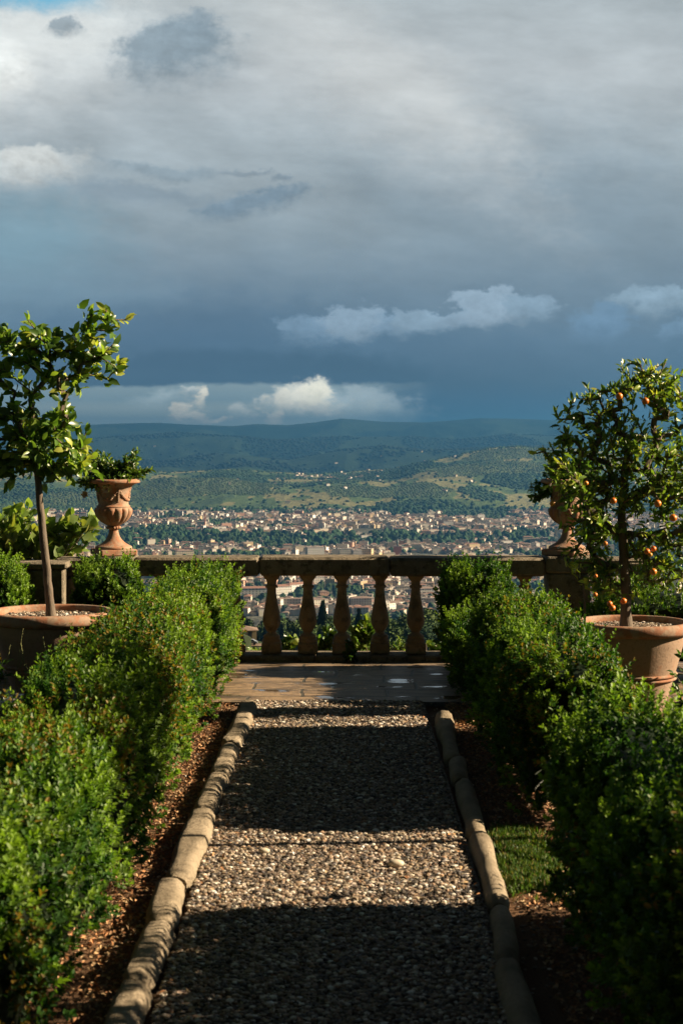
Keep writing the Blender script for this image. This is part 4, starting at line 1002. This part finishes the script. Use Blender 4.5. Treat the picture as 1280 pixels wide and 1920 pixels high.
# rows at the back, behind the pots
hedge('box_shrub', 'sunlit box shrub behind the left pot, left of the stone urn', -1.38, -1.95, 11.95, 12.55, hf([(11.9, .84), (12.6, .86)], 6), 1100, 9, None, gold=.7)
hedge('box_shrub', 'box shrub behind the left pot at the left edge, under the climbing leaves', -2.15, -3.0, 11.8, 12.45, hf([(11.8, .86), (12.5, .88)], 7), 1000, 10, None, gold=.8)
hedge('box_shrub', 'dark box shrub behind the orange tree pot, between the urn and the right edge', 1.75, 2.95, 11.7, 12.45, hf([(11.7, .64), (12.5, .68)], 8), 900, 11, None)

# ------------------------------------------------------------------ balustrade
YF = 12.80       # front face of the rail
def baluster_prof():
    # z from 0 (top of plinth course) to .64
    return smooth_prof([(.062, .115), (.066, .125), (.062, .14), (.040, .155), (.036, .17), (.050, .19), (.066, .225), (.070, .26), (.064, .31), (.050, .38), (.040, .44), (.036, .485), (.036, .50)], 3) + \
        [(.036, .501), (.048, .503), (.050, .512), (.048, .521), (.037, .523), (.036, .545), (.040, .556), (.058, .575), (.066, .59), (.066, .598)]
BL = empty('balustrade', (0, YF + .16, 0), 'weathered stone balustrade with pear-shaped balusters across the end of the path', 'balustrade')
def lb(mb, name, m, **k): 
    o = mb.build(name, m, BL, **k); return o
mb = MB(); xs = [-1.90, -.62, .35, 1.72]  # rail of several stones
for (a, b, dz) in ((-1.56, -.62, 0), (-.615, .36, .003), (.365, 1.535, -.002)):
    mb.box(a, b, -.16, .16, .675 + dz, .815 + dz, .018)
r = mb.build('rail', M['stone'], BL)
sub = None
mb = MB(); mb.box(-1.56, -.2, -.17, .17, .0, .075, .012); mb.box(-.195, 1.535, -.17, .17, .0, .072, .012); lb(mb, 'base_course', M['stone'])
bx = [(p - 640) / F * YF for p in (300, 369, 438, 507, 576, 641, 713, 781, 850, 919, 988)]
bm0 = None
for i, x in enumerate(bx):
    if bm0 is None:
        mb = MB(); mb.box(-.075, .075, -.075, .075, .0, .085, .008); mb.lathe([(.068, .085), (.072, .095), (.068, .113)], 28)
        pr = [(a * .97, b) for a, b in baluster_prof()]
        pr[0] = (.062, .112); mb.lathe(pr, 28, capb=True); mb.box(-.075, .075, -.075, .075, .598, .612, .004)
        V = np.concatenate(mb.v); bm0 = mb.build('baluster', M['baluster'], BL, (x, 0, .073))
    else:
        o = bm0.copy(); COL.objects.link(o); o.parent = BL; o.location = (x, random.uniform(-.004, .004), .073); o.rotation_euler[2] = random.choice([0, 1, 2, 3]) * math.pi / 2
for (x0, x1) in ((-1.90, -1.562), (1.537, 1.89)):
    mb = MB(); mb.box(x0 + .02, x1 - .02, -.17, .18, .0, .70, .012); mb.box(x0, x1, -.185, .195, .70, .824, .014); mb.box(x0, x1, -.185, .195, .0, .09, .012)
    lb(mb, 'pedestal', M['stone'])
# wings beyond the pedestals
for (nm, q) in (('rail', (1.892, 2.36, -.14, .14, .675, .806, .015)), ('rail', (-2.16, -1.903, -.14, .14, .675, .806, .015)), ('base_course', (1.892, 2.36, -.15, .15, 0, .07, .01)), ('base_course', (-2.16, -1.903, -.15, .15, 0, .66, .01))):
    mb = MB(); mb.box(*q); lb(mb, nm, M['stone'])
mb = MB(); mb.box(2.14, 2.40, -.15, .17, 0, .78, .012); lb(mb, 'pedestal', M['stone'])
mb = MB(); mb.box(-2.42, -2.06, -.34, -.10, 0, .74, .012); mb.box(-2.45, -2.03, -.37, -.07, .745, .795, .012)
pier = mb.build('stone_pier', M['stone'], None, (0, YF + .16, 0)); tag(pier, 'low square stone pier with a flat cap left of the urn pedestal', 'pier')

# ------------------------------------------------------------------ urns
def urn(loc, label, rotz=0):
    U = empty('terracotta_urn', loc, label, 'urn', 'urns on the balustrade pedestals'); U.rotation_euler[2] = rotz
    mb = MB(); mb.box(-.142, .142, -.142, .142, 0, .048, .008); mb.build('plinth', M['terracotta'], U)
    mb = MB(); mb.lathe(smooth_prof([(.138, .048), (.140, .058), (.134, .068), (.118, .076), (.09, .092), (.062, .118), (.044, .150), (.036, .180), (.034, .196)], 3), 48); mb.build('foot', M['terracotta'], U)
    mb = MB(); mb.lathe(smooth_prof([(.034, .196), (.046, .200), (.050, .210), (.044, .220), (.040, .222)], 3), 40)
    for k in range(14):
        a = k / 14 * 6.283; v = ICO2[0] * .012 + np.array((.047 * math.cos(a), .047 * math.sin(a), .210)); mb.add(v, [tuple(f) for f in ICO2[1]])
    mb.build('collar', M['terracotta'], U)
    def lob(t, r, z):
        e = max(0, min(1, (z - .224) / .03)) * max(0, min(1, (.366 - z) / .02)); return 1 + .13 * e * (abs(math.sin(t * 7)) ** .6 - .62)
    mb = MB(); mb.lathe(smooth_prof([(.042, .222), (.062, .234), (.100, .262), (.128, .300), (.138, .335), (.134, .355), (.126, .366)], 4), 168, rf=lob); mb.build('bowl', M['terracotta'], U)
    mb = MB(); mb.lathe(smooth_prof([(.124, .366), (.128, .371), (.122, .378), (.114, .388), (.113, .43), (.117, .47), (.128, .505), (.148, .530), (.172, .545)], 3), 64, capt=False)
    mb.build('neck', M['terracotta'], U)
    mb = MB(); mb.lathe(smooth_prof([(.170, .545), (.196, .549), (.203, .558), (.200, .572), (.186, .580), (.160, .577), (.150, .565)], 3), 72, rf=lambda t, r, z: 1 + .015 * math.sin(t * 36)); mb.build('rim', M['terracotta'], U)
    # swags of fruit and leaves hanging round the neck
    mb = MB()
    for g in range(4):
        for k in range(26):
            t = k / 25.0; a = g * math.pi / 2 + t * math.pi / 2; zz = .505 - .085 * math.sin(t * math.pi); rr = np.interp(zz, [.388, .43, .47, .505], [.114, .113, .117, .128]) + .003
            s = .0085 + .005 * math.sin(t * math.pi); v = ICO1[0] * s * np.array((1, 1, .9)) + np.array((rr * math.cos(a), rr * math.sin(a), zz + rng.normal(0, .003))); mb.add(v, [tuple(f) for f in ICO1[1]])
        a = g * math.pi / 2
        for k in range(9):
            zz = .51 - k * .0125; rr = np.interp(zz, [.388, .43, .47, .51], [.114, .113, .117, .13]) + .003
            v = ICO1[0] * (.012 - .0007 * k) + np.array((rr * math.cos(a), rr * math.sin(a), zz)); mb.add(v, [tuple(f) for f in ICO1[1]])
    mb.build('swag', M['terracotta'], U)
    mb = MB(); mb.lathe([(.15, .556), (.09, .562), (.02, .566)], 24); mb.build('soil', M['soil'], U)
    return U
uL = at(207, 1045, YF + .13); uR = at(1070, 1045, YF + .13)
urn((-1.731, YF + .165, .824), 'left terracotta urn with swags and lobed bowl, on the pedestal beside the lemon tree', .45)
urn((1.713, YF + .165, .824), 'right terracotta urn on its pedestal, half hidden by the orange tree', .9)

def leafy(name, label, cat, clumps, base, n_leaf, L, Wr, cols, tm=L8, twig=True, seed=1, upk=.3, mat_='citrus_leaf', group=None, nclu=None):
    """bushy plant: clumps (x,y,z,rx,ry,rz) world; stems run from base to leaf clusters"""
    R = np.random.default_rng(seed); root = empty(name, base, label, cat, group); base = np.array(base)
    w = np.array([c[3] * c[4] * c[5] for c in clumps]) ** .8; w /= w.sum(); nclu = nclu or max(6, n_leaf // 9)
    ci = R.choice(len(clumps), nclu, p=w); CL = np.array(clumps); dd = R.normal(size=(nclu, 3)); dd /= np.linalg.norm(dd, axis=1, keepdims=True)
    rad = R.random(nclu) ** .45; tips = CL[ci, :3] + dd * CL[ci, 3:] * rad[:, None]
    mb = MB(); k = n_leaf // nclu
    allp = []; alld = []
    for q in range(nclu):
        tip = tips[q] - base; cc = CL[ci[q], :3] - base
        p0 = np.array((R.normal(0, .02), R.normal(0, .02), 0)); p1 = cc * .55 + R.normal(0, .01, 3); p2 = tip - dd[q] * .03
        if twig: mb.tube([p0, p1, (p1 + p2) / 2 + R.normal(0, .01, 3), tip], [.004, .003, .0025, .0012], 4)
        ax = tip - p1; ax /= np.linalg.norm(ax) + 1e-9
        for j in range(k):
            t = j / max(1, k - 1); allp.append(tip - ax * (.09 * (1 - t) * min(1, L / .05))); v = R.normal(size=3); v /= np.linalg.norm(v); alld.append(ax * (.3 + .8 * t) + v * .95 + np.array((0, 0, upk * .4)))
    pos = np.array(allp); d = np.array(alld); n = len(pos); up = np.array((.3, -.2, .5)) + R.normal(0, .55, (n, 3))
    C = np.array(cols)[R.choice(len(cols), n)] * R.uniform(.7, 1.25, (n, 1)); ll = L * R.uniform(.6, 1.15, n)
    V, Fc, C = leaves(tm, pos, d, up, ll, ll * Wr * R.uniform(.85, 1.15, n), C)
    mobj('foliage', npmesh('foliage', V, Fc, M[mat_], C), root)
    if twig: mb.build('stems', M['twig'], root)
    return root
DG, MG, YG = (.045, .095, .02), (.09, .17, .03), (.20, .27, .05)
def w(px, py, Y): p = at(px, py, Y); return (p.x, p.y, p.z)
def cl(px, py, Y, rx, rz, ry=None):   # clump from pixel centre and pixel radii
    p = at(px, py, Y); k = Y / F; return (p.x, p.y, p.z, rx * k, (ry or rx) * k, rz * k)
Yu = YF + .165
leafy('urn_plant', 'trailing green plant with peach trumpet flowers growing in the left urn', 'plant', [cl(250, 868, Yu, 30, 28), cl(215, 880, Yu, 35, 22), cl(180, 868, Yu, 30, 32), cl(232, 890, Yu, 40, 18), cl(200, 905, Yu - .1, 24, 15), cl(165, 905, Yu - .1, 24, 16), cl(270, 885, Yu, 22, 12)],
      (-1.731, Yu, 1.385), 2400, .046, .46, [DG, DG, MG, YG], seed=4)
for (px, py) in ((203, 916), (164, 928)):
    p = at(px, py, Yu - .2); mb = MB(); pr = [(.004, 0), (.006, .03), (.012, .05), (.026, .066)]
    mb.lathe(pr, 12, capb=True, capt=False, rf=lambda t, r, z: 1 + (.25 * math.sin(t * 5) if z > .06 else 0))
    o = mb.build('trumpet_flower', M['peach_petal'], bpy.data.objects['urn_plant'])
    o.location = Vector(p) - Vector((-1.731, Yu, 1.385)); o.rotation_euler = (math.radians(100), math.radians(60 if px > 190 else 120), 0)
leafy('urn_plant', 'dark round-leaved plant spilling from the right urn', 'plant', [cl(1010, 920, Yu, 28, 16), cl(1045, 890, Yu, 40, 22), cl(1095, 885, Yu, 40, 24), cl(1000, 935, Yu, 16, 12)], (1.713, Yu, 1.385), 1100, .05, .62, [DG, DG, MG], seed=5)

# climbing plant with heart leaves, beyond the balustrade on the left
leafy('climbing_vine', 'pale heart-leaved climber sprawling behind the lemon tree at the left edge', 'vine', [cl(20, 980, 13.5, 60, 45), cl(90, 1000, 13.5, 50, 40), cl(150, 985, 13.5, 42, 28), cl(40, 1040, 13.5, 70, 26), cl(-60, 1000, 13.5, 60, 60), cl(120, 1040, 13.5, 50, 22)],
      (-2.9, 13.25, -.3), 1150, .085, .98, [(.17, .25, .06), (.22, .30, .08), (.12, .19, .045), (.28, .30, .07)], tm=HEART, seed=8, nclu=230)
# ivy and leafy plants at the foot of the balusters
for i, (px, py, rx, rz, n, tm, L, lb_) in enumerate([
        (480, 1222, 36, 16, 130, L8, .06, 'low green plant at the foot of the leftmost clear baluster'),
        (541, 1214, 22, 22, 130, HEART, .06, 'dark leafy plant with a pale bud between the first and second balusters'),
        (608, 1208, 26, 32, 300, HEART, .05, 'sunlit ivy between the second and third balusters'),
        (677, 1204, 32, 36, 480, HEART, .05, 'tall sunlit ivy mound between the third and fourth balusters'),
        (748, 1214, 36, 24, 460, L8, .034, 'feathery green plant between the fourth and fifth balusters'),
        (812, 1222, 26, 20, 160, HEART, .05, 'small ivy tuft beside the right hedge behind the balusters')]):
    c = [cl(px, py, 13.3, rx, rz, 20)] + ([cl(px + 12, py - 30, 13.3, 15, 22, 14)] if i == 3 else [])
    b = at(px, 1245, 13.3); leafy('ivy', lb_, 'plant', c, (b.x, 13.3, -.05), n, L, .85 if tm is HEART else .4, [DG, MG, YG, (.17, .24, .06)], tm=tm, seed=20 + i, group='plants at the foot of the balusters')
c = [cl(655, 1222, 12.78, 16, 24, 6)]; leafy('ivy', 'dark ivy strand hanging over the base course in front of the third baluster', 'plant', c, (at(655, 1240, 12.7).x, 12.70, .02), 110, .045, .95, [DG, DG, (.02, .04, .012)], tm=HEART, seed=33, group='plants at the foot of the balusters')
p = at(556, 1203, 13.25); me = npmesh('flower_bud', ICO3[0] * np.array((.036, .03, .026)), ICO3[1], M['box_leaf'], np.tile((.42, .46, .2), (len(ICO3[0]), 1))); 
for o in [o for o in bpy.data.objects if o.get('label', '').startswith('dark leafy plant with a pale bud')]: mobj('flower_bud', me, o, Vector(p) - o.location)

# ------------------------------------------------------------------ pots and citrus trees
def pot(x, y, R, H, label):
    Pt = empty('terracotta_pot', (x, y, 0), label, 'pot', 'large terracotta pots')
    rb = R * .50; rn = R * .865
    f = lambda t: rb + (rn - rb) * t ** .9
    mb = MB(); prof = [(rb * .96, 0), (rb, .015)] + [(f(t), H * .80 * t + .01) for t in np.linspace(.05, 1, 12)] + [(rn * 1.0, H * .87)]
    mb.lathe(prof, 72, capt=False); mb.build('body', M['terracotta_bloom'], Pt)
    for hz in (.40, .44):
        rr = f(hz / .80); mb = MB(); mb.lathe(smooth_prof([(rr - .004, H * hz - .012), (rr + .011, H * hz - .008), (rr + .015, H * hz), (rr + .011, H * hz + .008), (rr - .002, H * hz + .012)], 2), 72, capb=False, capt=False); mb.build('band', M['terracotta'], Pt)
    mb = MB(); mb.lathe(smooth_prof([(rn - .002, H * .868), (R * .93, H * .872), (R * .985, H * .895), (R, H * .935), (R * .985, H * .975), (R * .95, H * .995), (R * .90, H), (R * .865, H * .985), (R * .85, H * .94), (R * .83, H * .86)], 3), 80, capb=False, capt=False); mb.build('rim', M['terracotta'], Pt)
    mb = MB(); mb.lathe([(R * .85, H * .90), (R * .5, H * .915), (R * .1, H * .92)], 32, capb=False); mb.build('soil', M['soil'], Pt)
    me = pebbles('mulch', 0, 0, 0, 0, 2600, H * .912, .005, .011, .012, disc=(0, 0, R * .82)); mobj('mulch', me, Pt)
    return Pt
def citrus(name, label, base, trunk_pts, trunk_r, clumps, nclu, lpc, L, Wr, cols, seed, fruits=(), bud=True, sag=.0, ymin=None, top_frac=.35):
    R = np.random.default_rng(seed); root = empty(name, base, label, 'tree'); b = np.array(base, float)
    tp = [np.array(p, float) - b for p in trunk_pts]
    # refine the trunk with slight crookedness
    fine = []
    for i in range(len(tp) - 1):
        for k in range(5):
            fine.append(tp[i] + (tp[i + 1] - tp[i]) * k / 5 + (R.normal(0, .0014, 3) if (i or k) else 0))
    fine.append(tp[-1]); nf = len(fine)
    mb = MB(); mb.tube(fine, [trunk_r * (1.25 - .25 * min(1, i / 2)) * (1 - .45 * i / nf) for i in range(nf)], 14); mb.build('trunk', M['bark'], root)
    nodes = [fine[i] for i in range(int(nf * (1 - top_frac)), nf)]; par = [-1] * len(nodes)
    CL = np.array(clumps); wgt = (CL[:, 3] * CL[:, 4] * CL[:, 5]) ** .85; wgt /= wgt.sum(); ci = R.choice(len(CL), nclu, p=wgt)
    dd = R.normal(size=(nclu, 3)); dd /= np.linalg.norm(dd, axis=1, keepdims=True); tips = CL[ci, :3] + dd * CL[ci, 3:] * (R.random(nclu) ** .36 * 1.06)[:, None] - b
    order = np.argsort(np.linalg.norm(tips - nodes[len(nodes) // 2], axis=1)); segs = []; ends = []
    N = [np.array(q) for q in nodes]
    for t in order:
        tip = tips[t]; A = np.array(N); dist = np.linalg.norm(A - tip, axis=1) + .35 * np.maximum(0, A[:, 2] - tip[2]); j = int(np.argmin(dist)); p0 = A[j]; l = np.linalg.norm(tip - p0)
        k = max(1, int(l / .07)); prev = j; pd = None
        for i in range(1, k + 1):
            q = p0 + (tip - p0) * i / k + (R.normal(0, .008, 3) if i < k else 0) + np.array((0, 0, -sag * math.sin(math.pi * i / k) * l))
            N.append(q); par.append(prev); prev = len(N) - 1
        ends.append((prev, (tip - p0) / (l + 1e-9)))
    cnt = np.zeros(len(N)); 
    for e, _ in ends:
        q = e
        while q >= 0 and q >= len(nodes): cnt[q] += 1; q = par[q]
    mb = MB()
    for i in range(len(nodes), len(N)):
        r1 = .0016 + .0024 * cnt[i] ** .55; p = par[i]; r0 = r1 if p < len(nodes) else min(.0016 + .0024 * cnt[p] ** .55, r1 * 1.6)
        mb.tube([N[p], N[i]], [min(r0, trunk_r * .6), min(r1, trunk_r * .55)], 5, cap=False)
    mb.build('branches', M['bark'], root)
    pos = []; dr = []; yg = []
    for e, ax in ends:
        tip = N[e]; rise = np.array((0, 0, .35)); young = R.random() < .28
        for j in range(lpc):
            t = j / (lpc - 1); v = R.normal(size=3); v -= ax * v.dot(ax); v /= np.linalg.norm(v) + 1e-9
            pos.append(tip - ax * (.17 if L > .07 else .14) * (1 - t) + R.normal(0, .004, 3)); dr.append(ax * (.25 + .9 * t) + v * (1.0 - .35 * t) + rise * R.uniform(-.6, 1)); yg.append(young and t > .4)
    pos = np.array(pos); d = np.array(dr); n = len(pos); yg = np.array(yg); up = np.array((.35, -.25, .45)) + R.normal(0, .62, (n, 3))
    C = np.array(cols[:-1])[R.choice(len(cols) - 1, n)] * R.uniform(.7, 1.25, (n, 1)); C = np.where(yg[:, None], np.array(cols[-1]) * R.uniform(.8, 1.2, (n, 1)), C)
    ll = L * R.uniform(.55, 1.15, n) * np.where(yg, .85, 1)
    V, Fc, C = leaves(L8, pos, d, up, ll, ll * Wr * R.uniform(.85, 1.15, n), C); mobj('foliage', npmesh('foliage', V, Fc, M['citrus_leaf'], C), root)
    o0 = None
    for (fx, fy, fz, fr) in fruits:
        if o0 is None:
            Vb = ICO3[0].copy(); Vb[:, 2] *= .97; o0 = npmesh('orange', Vb, ICO3[1], M['orange'])
        o = mobj('orange', o0, root, (fx - b[0], fy - b[1], fz - b[2])); o.scale = (fr, fr, fr); o.rotation_euler = (R.uniform(-.4, .4), R.uniform(-.4, .4), R.uniform(0, 6))
        mbs = MB(); mbs.tube([(0, 0, .95), (.05, 0, 1.25), (.1, 0, 1.7)], [.12, .07, .06], 5); mbs.build('stalk', M['twig'], o)
    return root
# left lemon tree
YL = 10.9; pot(-1.862, YL, .42, .62, 'wide terracotta pot on the left holding the lemon tree')
tb = at(95, 1152, YL)
citrus('lemon_tree', 'leaning young lemon tree with broad glossy leaves in the left pot', (-1.858, YL, .56), [(-1.858, YL, .56), w(90, 1090, YL), w(80, 990, YL), w(70, 885, YL), w(66, 820, YL), w(58, 740, YL)], .029,
       [cl(200, 600, YL, 40, 30), cl(150, 650, YL, 62, 36), cl(60, 640, YL, 62, 42), cl(-30, 640, YL, 55, 55), cl(200, 690, YL, 34, 26), cl(30, 700, YL, 55, 40), cl(110, 720, YL, 50, 30), cl(110, 790, YL, 40, 30),
        cl(60, 850, YL, 60, 45), cl(150, 875, YL, 42, 34), cl(110, 800, YL, 55, 40), cl(0, 860, YL, 45, 50), cl(110, 855, YL, 70, 36), cl(30, 790, YL, 40, 40), cl(-60, 780, YL, 60, 60), cl(120, 880, YL, 45, 25), cl(150, 850, YL, 28, 20), cl(15, 870, YL, 32, 40)],
       250, 10, .088, .58, [(.06, .12, .022), MG, (.13, .22, .04), (.22, .31, .05), (.40, .44, .08)], 12, top_frac=.36)
# a few red-bronze shoots at the top right of the lemon tree
YR = 10.6; pot(1.812, YR, .372, .585, 'terracotta pot on the right holding the orange tree')
FR = [(1160, 743, .033), (1209, 752, .033), (1098, 906, .026), (1035, 944, .025), (1149, 939, .034), (1232, 944, .034), (1261, 971, .036), (1134, 1019, .024), (1212, 1034, .026), (1224, 1029, .026), (1218, 1040, .024), (1224, 1072, .032), (1116, 1080, .022), (1115, 1115, .022), (1142, 1132, .024), (1147, 1140, .027), (1168, 1127, .028)]
fr = []
random.seed(3)
for (px, py, r_) in FR:
    p = at(px, py, YR - random.uniform(.25, .42)); fr.append((p.x, p.y, p.z, r_ * random.uniform(.54, .74)))
RC = [cl(1205, 716, YR, 62, 46), cl(1110, 760, YR, 52, 42), cl(1265, 745, YR, 55, 50), cl(1080, 830, YR, 48, 52), cl(1170, 840, YR, 70, 60, 55), cl(1265, 850, YR, 65, 65), cl(1030, 870, YR, 30, 38), cl(1090, 920, YR, 55, 40), cl(1200, 930, YR, 70, 45), cl(1290, 950, YR, 60, 55),
      cl(1130, 1000, YR, 48, 35), cl(1230, 1030, YR, 62, 42), cl(1105, 1065, YR, 48, 44), cl(1240, 1085, YR, 50, 34), cl(1150, 1095, YR, 46, 38), cl(1060, 900, YR - .25, 42, 38), cl(1100, 985, YR - .2, 40, 36), cl(1330, 1010, YR, 50, 50), cl(1040, 770, YR, 14, 22)]
citrus('orange_tree', 'bushy orange tree with small ripe fruit in the right pot', (1.775, YR, .53), [(1.775, YR, .53), w(1172, 1100, YR), w(1167, 1020, YR), w(1164, 960, YR), w(1170, 890, YR), w(1178, 820, YR)], .035,
       RC, 740, 9, .064, .40, [(.08, .14, .026), (.15, .24, .042), (.12, .2, .035), (.25, .33, .055), (.38, .40, .08)], 15, fr, top_frac=.5)
# plant stake in the right pot
mb = MB(); mb.tube([(0, 0, 0), (.0, 0, .22), (-.012, 0, .30)], [.008, .007, .006], 8); o = mb.build('plant_stake', M['bark'], None, (at(1095, 1165, YR - .1).x, YR - .1, .53)); tag(o, 'short bare stick standing in the right pot', 'stake')
# further potted orange trees of the same row, outside the frame to the right: they throw the shade across path and hedge
for (x, y, lb_) in ((2.9, 7.3, 'potted orange tree beyond the right edge, next along the row'), (2.0, 4.9, 'potted orange tree beyond the right edge, nearest the camera')):
    pot(x, y, .35, .585, 'terracotta pot of the ' + lb_)
    citrus('orange_tree', lb_, (x, y, .53), [(x, y, .53), (x, y, 1.0), (x, y, 1.5), (x + .03, y, 2.0 if y > 6 else 1.7)], .035, [(x, y - .1, 2.4, .5, .85, .35), (x - .1, y + .4, 2.65, .4, .5, .3), (x + .1, y - .6, 2.4, .45, .5, .35)] if y > 6 else [(x, y - .2, 1.5, .5, .6, .45), (x, y + .4, 1.45, .4, .45, .4), (x + .1, y - .6, 1.6, .35, .4, .4)], 750 if y > 6 else 330, 9, .07, .36, [DG, DG, MG, MG, YG], 44 + int(y), top_frac=.3)

# tall grass stalks in front of the left pot
def stalks():
    root = empty('wild_grass', (-1.75, 10.35, 0), 'thin pale grass stalks standing in front of the left pot', 'grass stalks'); mb = MB(); pts = []
    R = np.random.default_rng(2)
    for (px, top, dx) in ((95, 1195, -14), (28, 1180, 16), (52, 1205, -12), (72, 1212, 9), (104, 1222, 6), (116, 1188, 20), (8, 1210, 12), (60, 1246, -10), (34, 1232, 8), (86, 1256, 12)):
        a = at(px, 1330, 10.35); c = at(px + dx, top, 10.35); o = np.array((-1.75, 10.35, 0)); a0 = np.array(a) * np.array((1, 1, 0)); c = np.array(c)
        pts = [a0 + (c - a0) * np.array((t ** 2.2, t, t)) + np.array((R.normal(0, .003), 0, 0)) - o for t in np.linspace(0, 1, 7)]
        mb.tube(pts, list(np.linspace(.0022, .0009, 7)), 4, col=(.16, .20, .06))
        for k in range(7):
            t = 1 - k * .022; v = ICO1[0] * np.array((.0022, .0022, .006)) + (a0 + (c - a0) * np.array((t ** 2.2, t, t)) - o) + R.normal(0, .0015, 3); mb.add(v, [tuple(f) for f in ICO1[1]], (.22, .22, .09))
    mb.build('stalks', M['litter'], root, col=True)
stalks()
def flower(px, py, Y, label, zb=0):
    p = at(px, py, Y); root = empty('white_rose', (p.x, Y, 0), label, 'flower', 'white flowers at the frame edges'); R = np.random.default_rng(int(px)); n = 34
    c = np.array((0, 0, p.z)); d = R.normal(size=(n, 3)); d /= np.linalg.norm(d, axis=1, keepdims=True); d[:, 2] = np.abs(d[:, 2]) * .7
    V, Fc, C = leaves(HEART, np.tile(c, (n, 1)) + d * .005, d, np.array((0, 0, 1.)) + R.normal(0, .4, (n, 3)), R.uniform(.03, .055, n), R.uniform(.035, .05, n), np.tile((.8, .76, .7), (n, 1)))
    mobj('petals', npmesh('petals', V, Fc, M['petal'], C), root)
    mb = MB(); mb.tube([(0, 0, 0), (.02, 0, p.z * .5), (0, 0, p.z)], [.005, .004, .003], 5); mb.build('stem', M['twig'], root)
    n = 90; t = R.random(n); pos = np.stack([R.normal(0, .06, n), R.normal(0, .06, n), .04 + (p.z - .06) * t], -1)
    V, Fc, C = leaves(L8, pos, R.normal(size=(n, 3)), R.normal(0, .4, (n, 3)) + np.array((0, 0, 1.)), R.uniform(.03, .05, n), R.uniform(.015, .025, n), np.tile(MG, (n, 1)) * R.uniform(.6, 1.2, (n, 1))); mobj('foliage', npmesh('foliage', V, Fc, M['citrus_leaf'], C), root)
flower(12, 1325, 6.55, 'white flower at the left edge above the hedge'); flower(24, 1312, 6.9, 'second, smaller white flower just right of the one at the left edge')
flower(1274, 1345, 6.35, 'white flower at the right edge beside the terracotta pot')
# dark shrubs beyond the pots at both frame edges
leafy('garden_shrub', 'dark leafy shrub left of the lemon tree pot', 'shrub', [cl(-20, 1250, 10.3, 40, 60), cl(-60, 1230, 10.6, 60, 80)], (-2.25, 10.3, 0), 700, .05, .45, [DG, DG, MG], seed=51)
leafy('garden_shrub', 'dark leafy shrub right of the orange tree pot', 'shrub', [cl(1290, 1290, 9.9, 40, 50), cl(1330, 1250, 10.2, 60, 70)], (2.15, 9.9, 0), 700, .05, .45, [DG, DG, MG], seed=52)

# ------------------------------------------------------------------ haze
mb = MB(); mb.box(-18000, 18000, -120, 22500, -262, 185); 
me = bpy.data.meshes.new('haze'); V = [(x, y, z) for z in (-262, 185) for y in (-120, 22500) for x in (-18000, 18000)]
me.from_pydata(V, [], [(0, 2, 3, 1), (4, 5, 7, 6), (0, 1, 5, 4), (1, 3, 7, 5), (3, 2, 6, 7), (2, 0, 4, 6)])
hm = bpy.data.materials.new('haze'); hm.use_nodes = True; t = NT(hm.node_tree)
vol = t.n('ShaderNodeVolumePrincipled', {'Color': (.10, .33, .64, 1), 'Density': 8.3e-5, 'Anisotropy': .6})
t.n('ShaderNodeOutputMaterial', {1: vol}, None); me.materials.append(hm)
tag(mobj('haze', me), kind='stuff')

# repeats that still share a label are told apart by their order from the left
from collections import defaultdict
ORD = ['leftmost', 'second', 'third', 'fourth', 'fifth', 'sixth', 'seventh', 'eighth', 'ninth', 'tenth', 'eleventh', 'twelfth', 'thirteenth', 'fourteenth', 'fifteenth', 'sixteenth']
same = defaultdict(list)
for o in bpy.data.objects:
    if o.parent is None and o.get('label'): same[o['label']].append(o)
for lb_, os_ in same.items():
    if len(os_) > 1:
        os_.sort(key=lambda o: o.location.x / o.location.y)
        for i, o in enumerate(os_):
            o['label'] = ('leftmost ' if i == 0 else (('rightmost ' if i == len(os_) - 1 else (ORD[i] if i < 16 else ORD[len(os_) - 1 - i] + ' last') + ' from left '))) + lb_
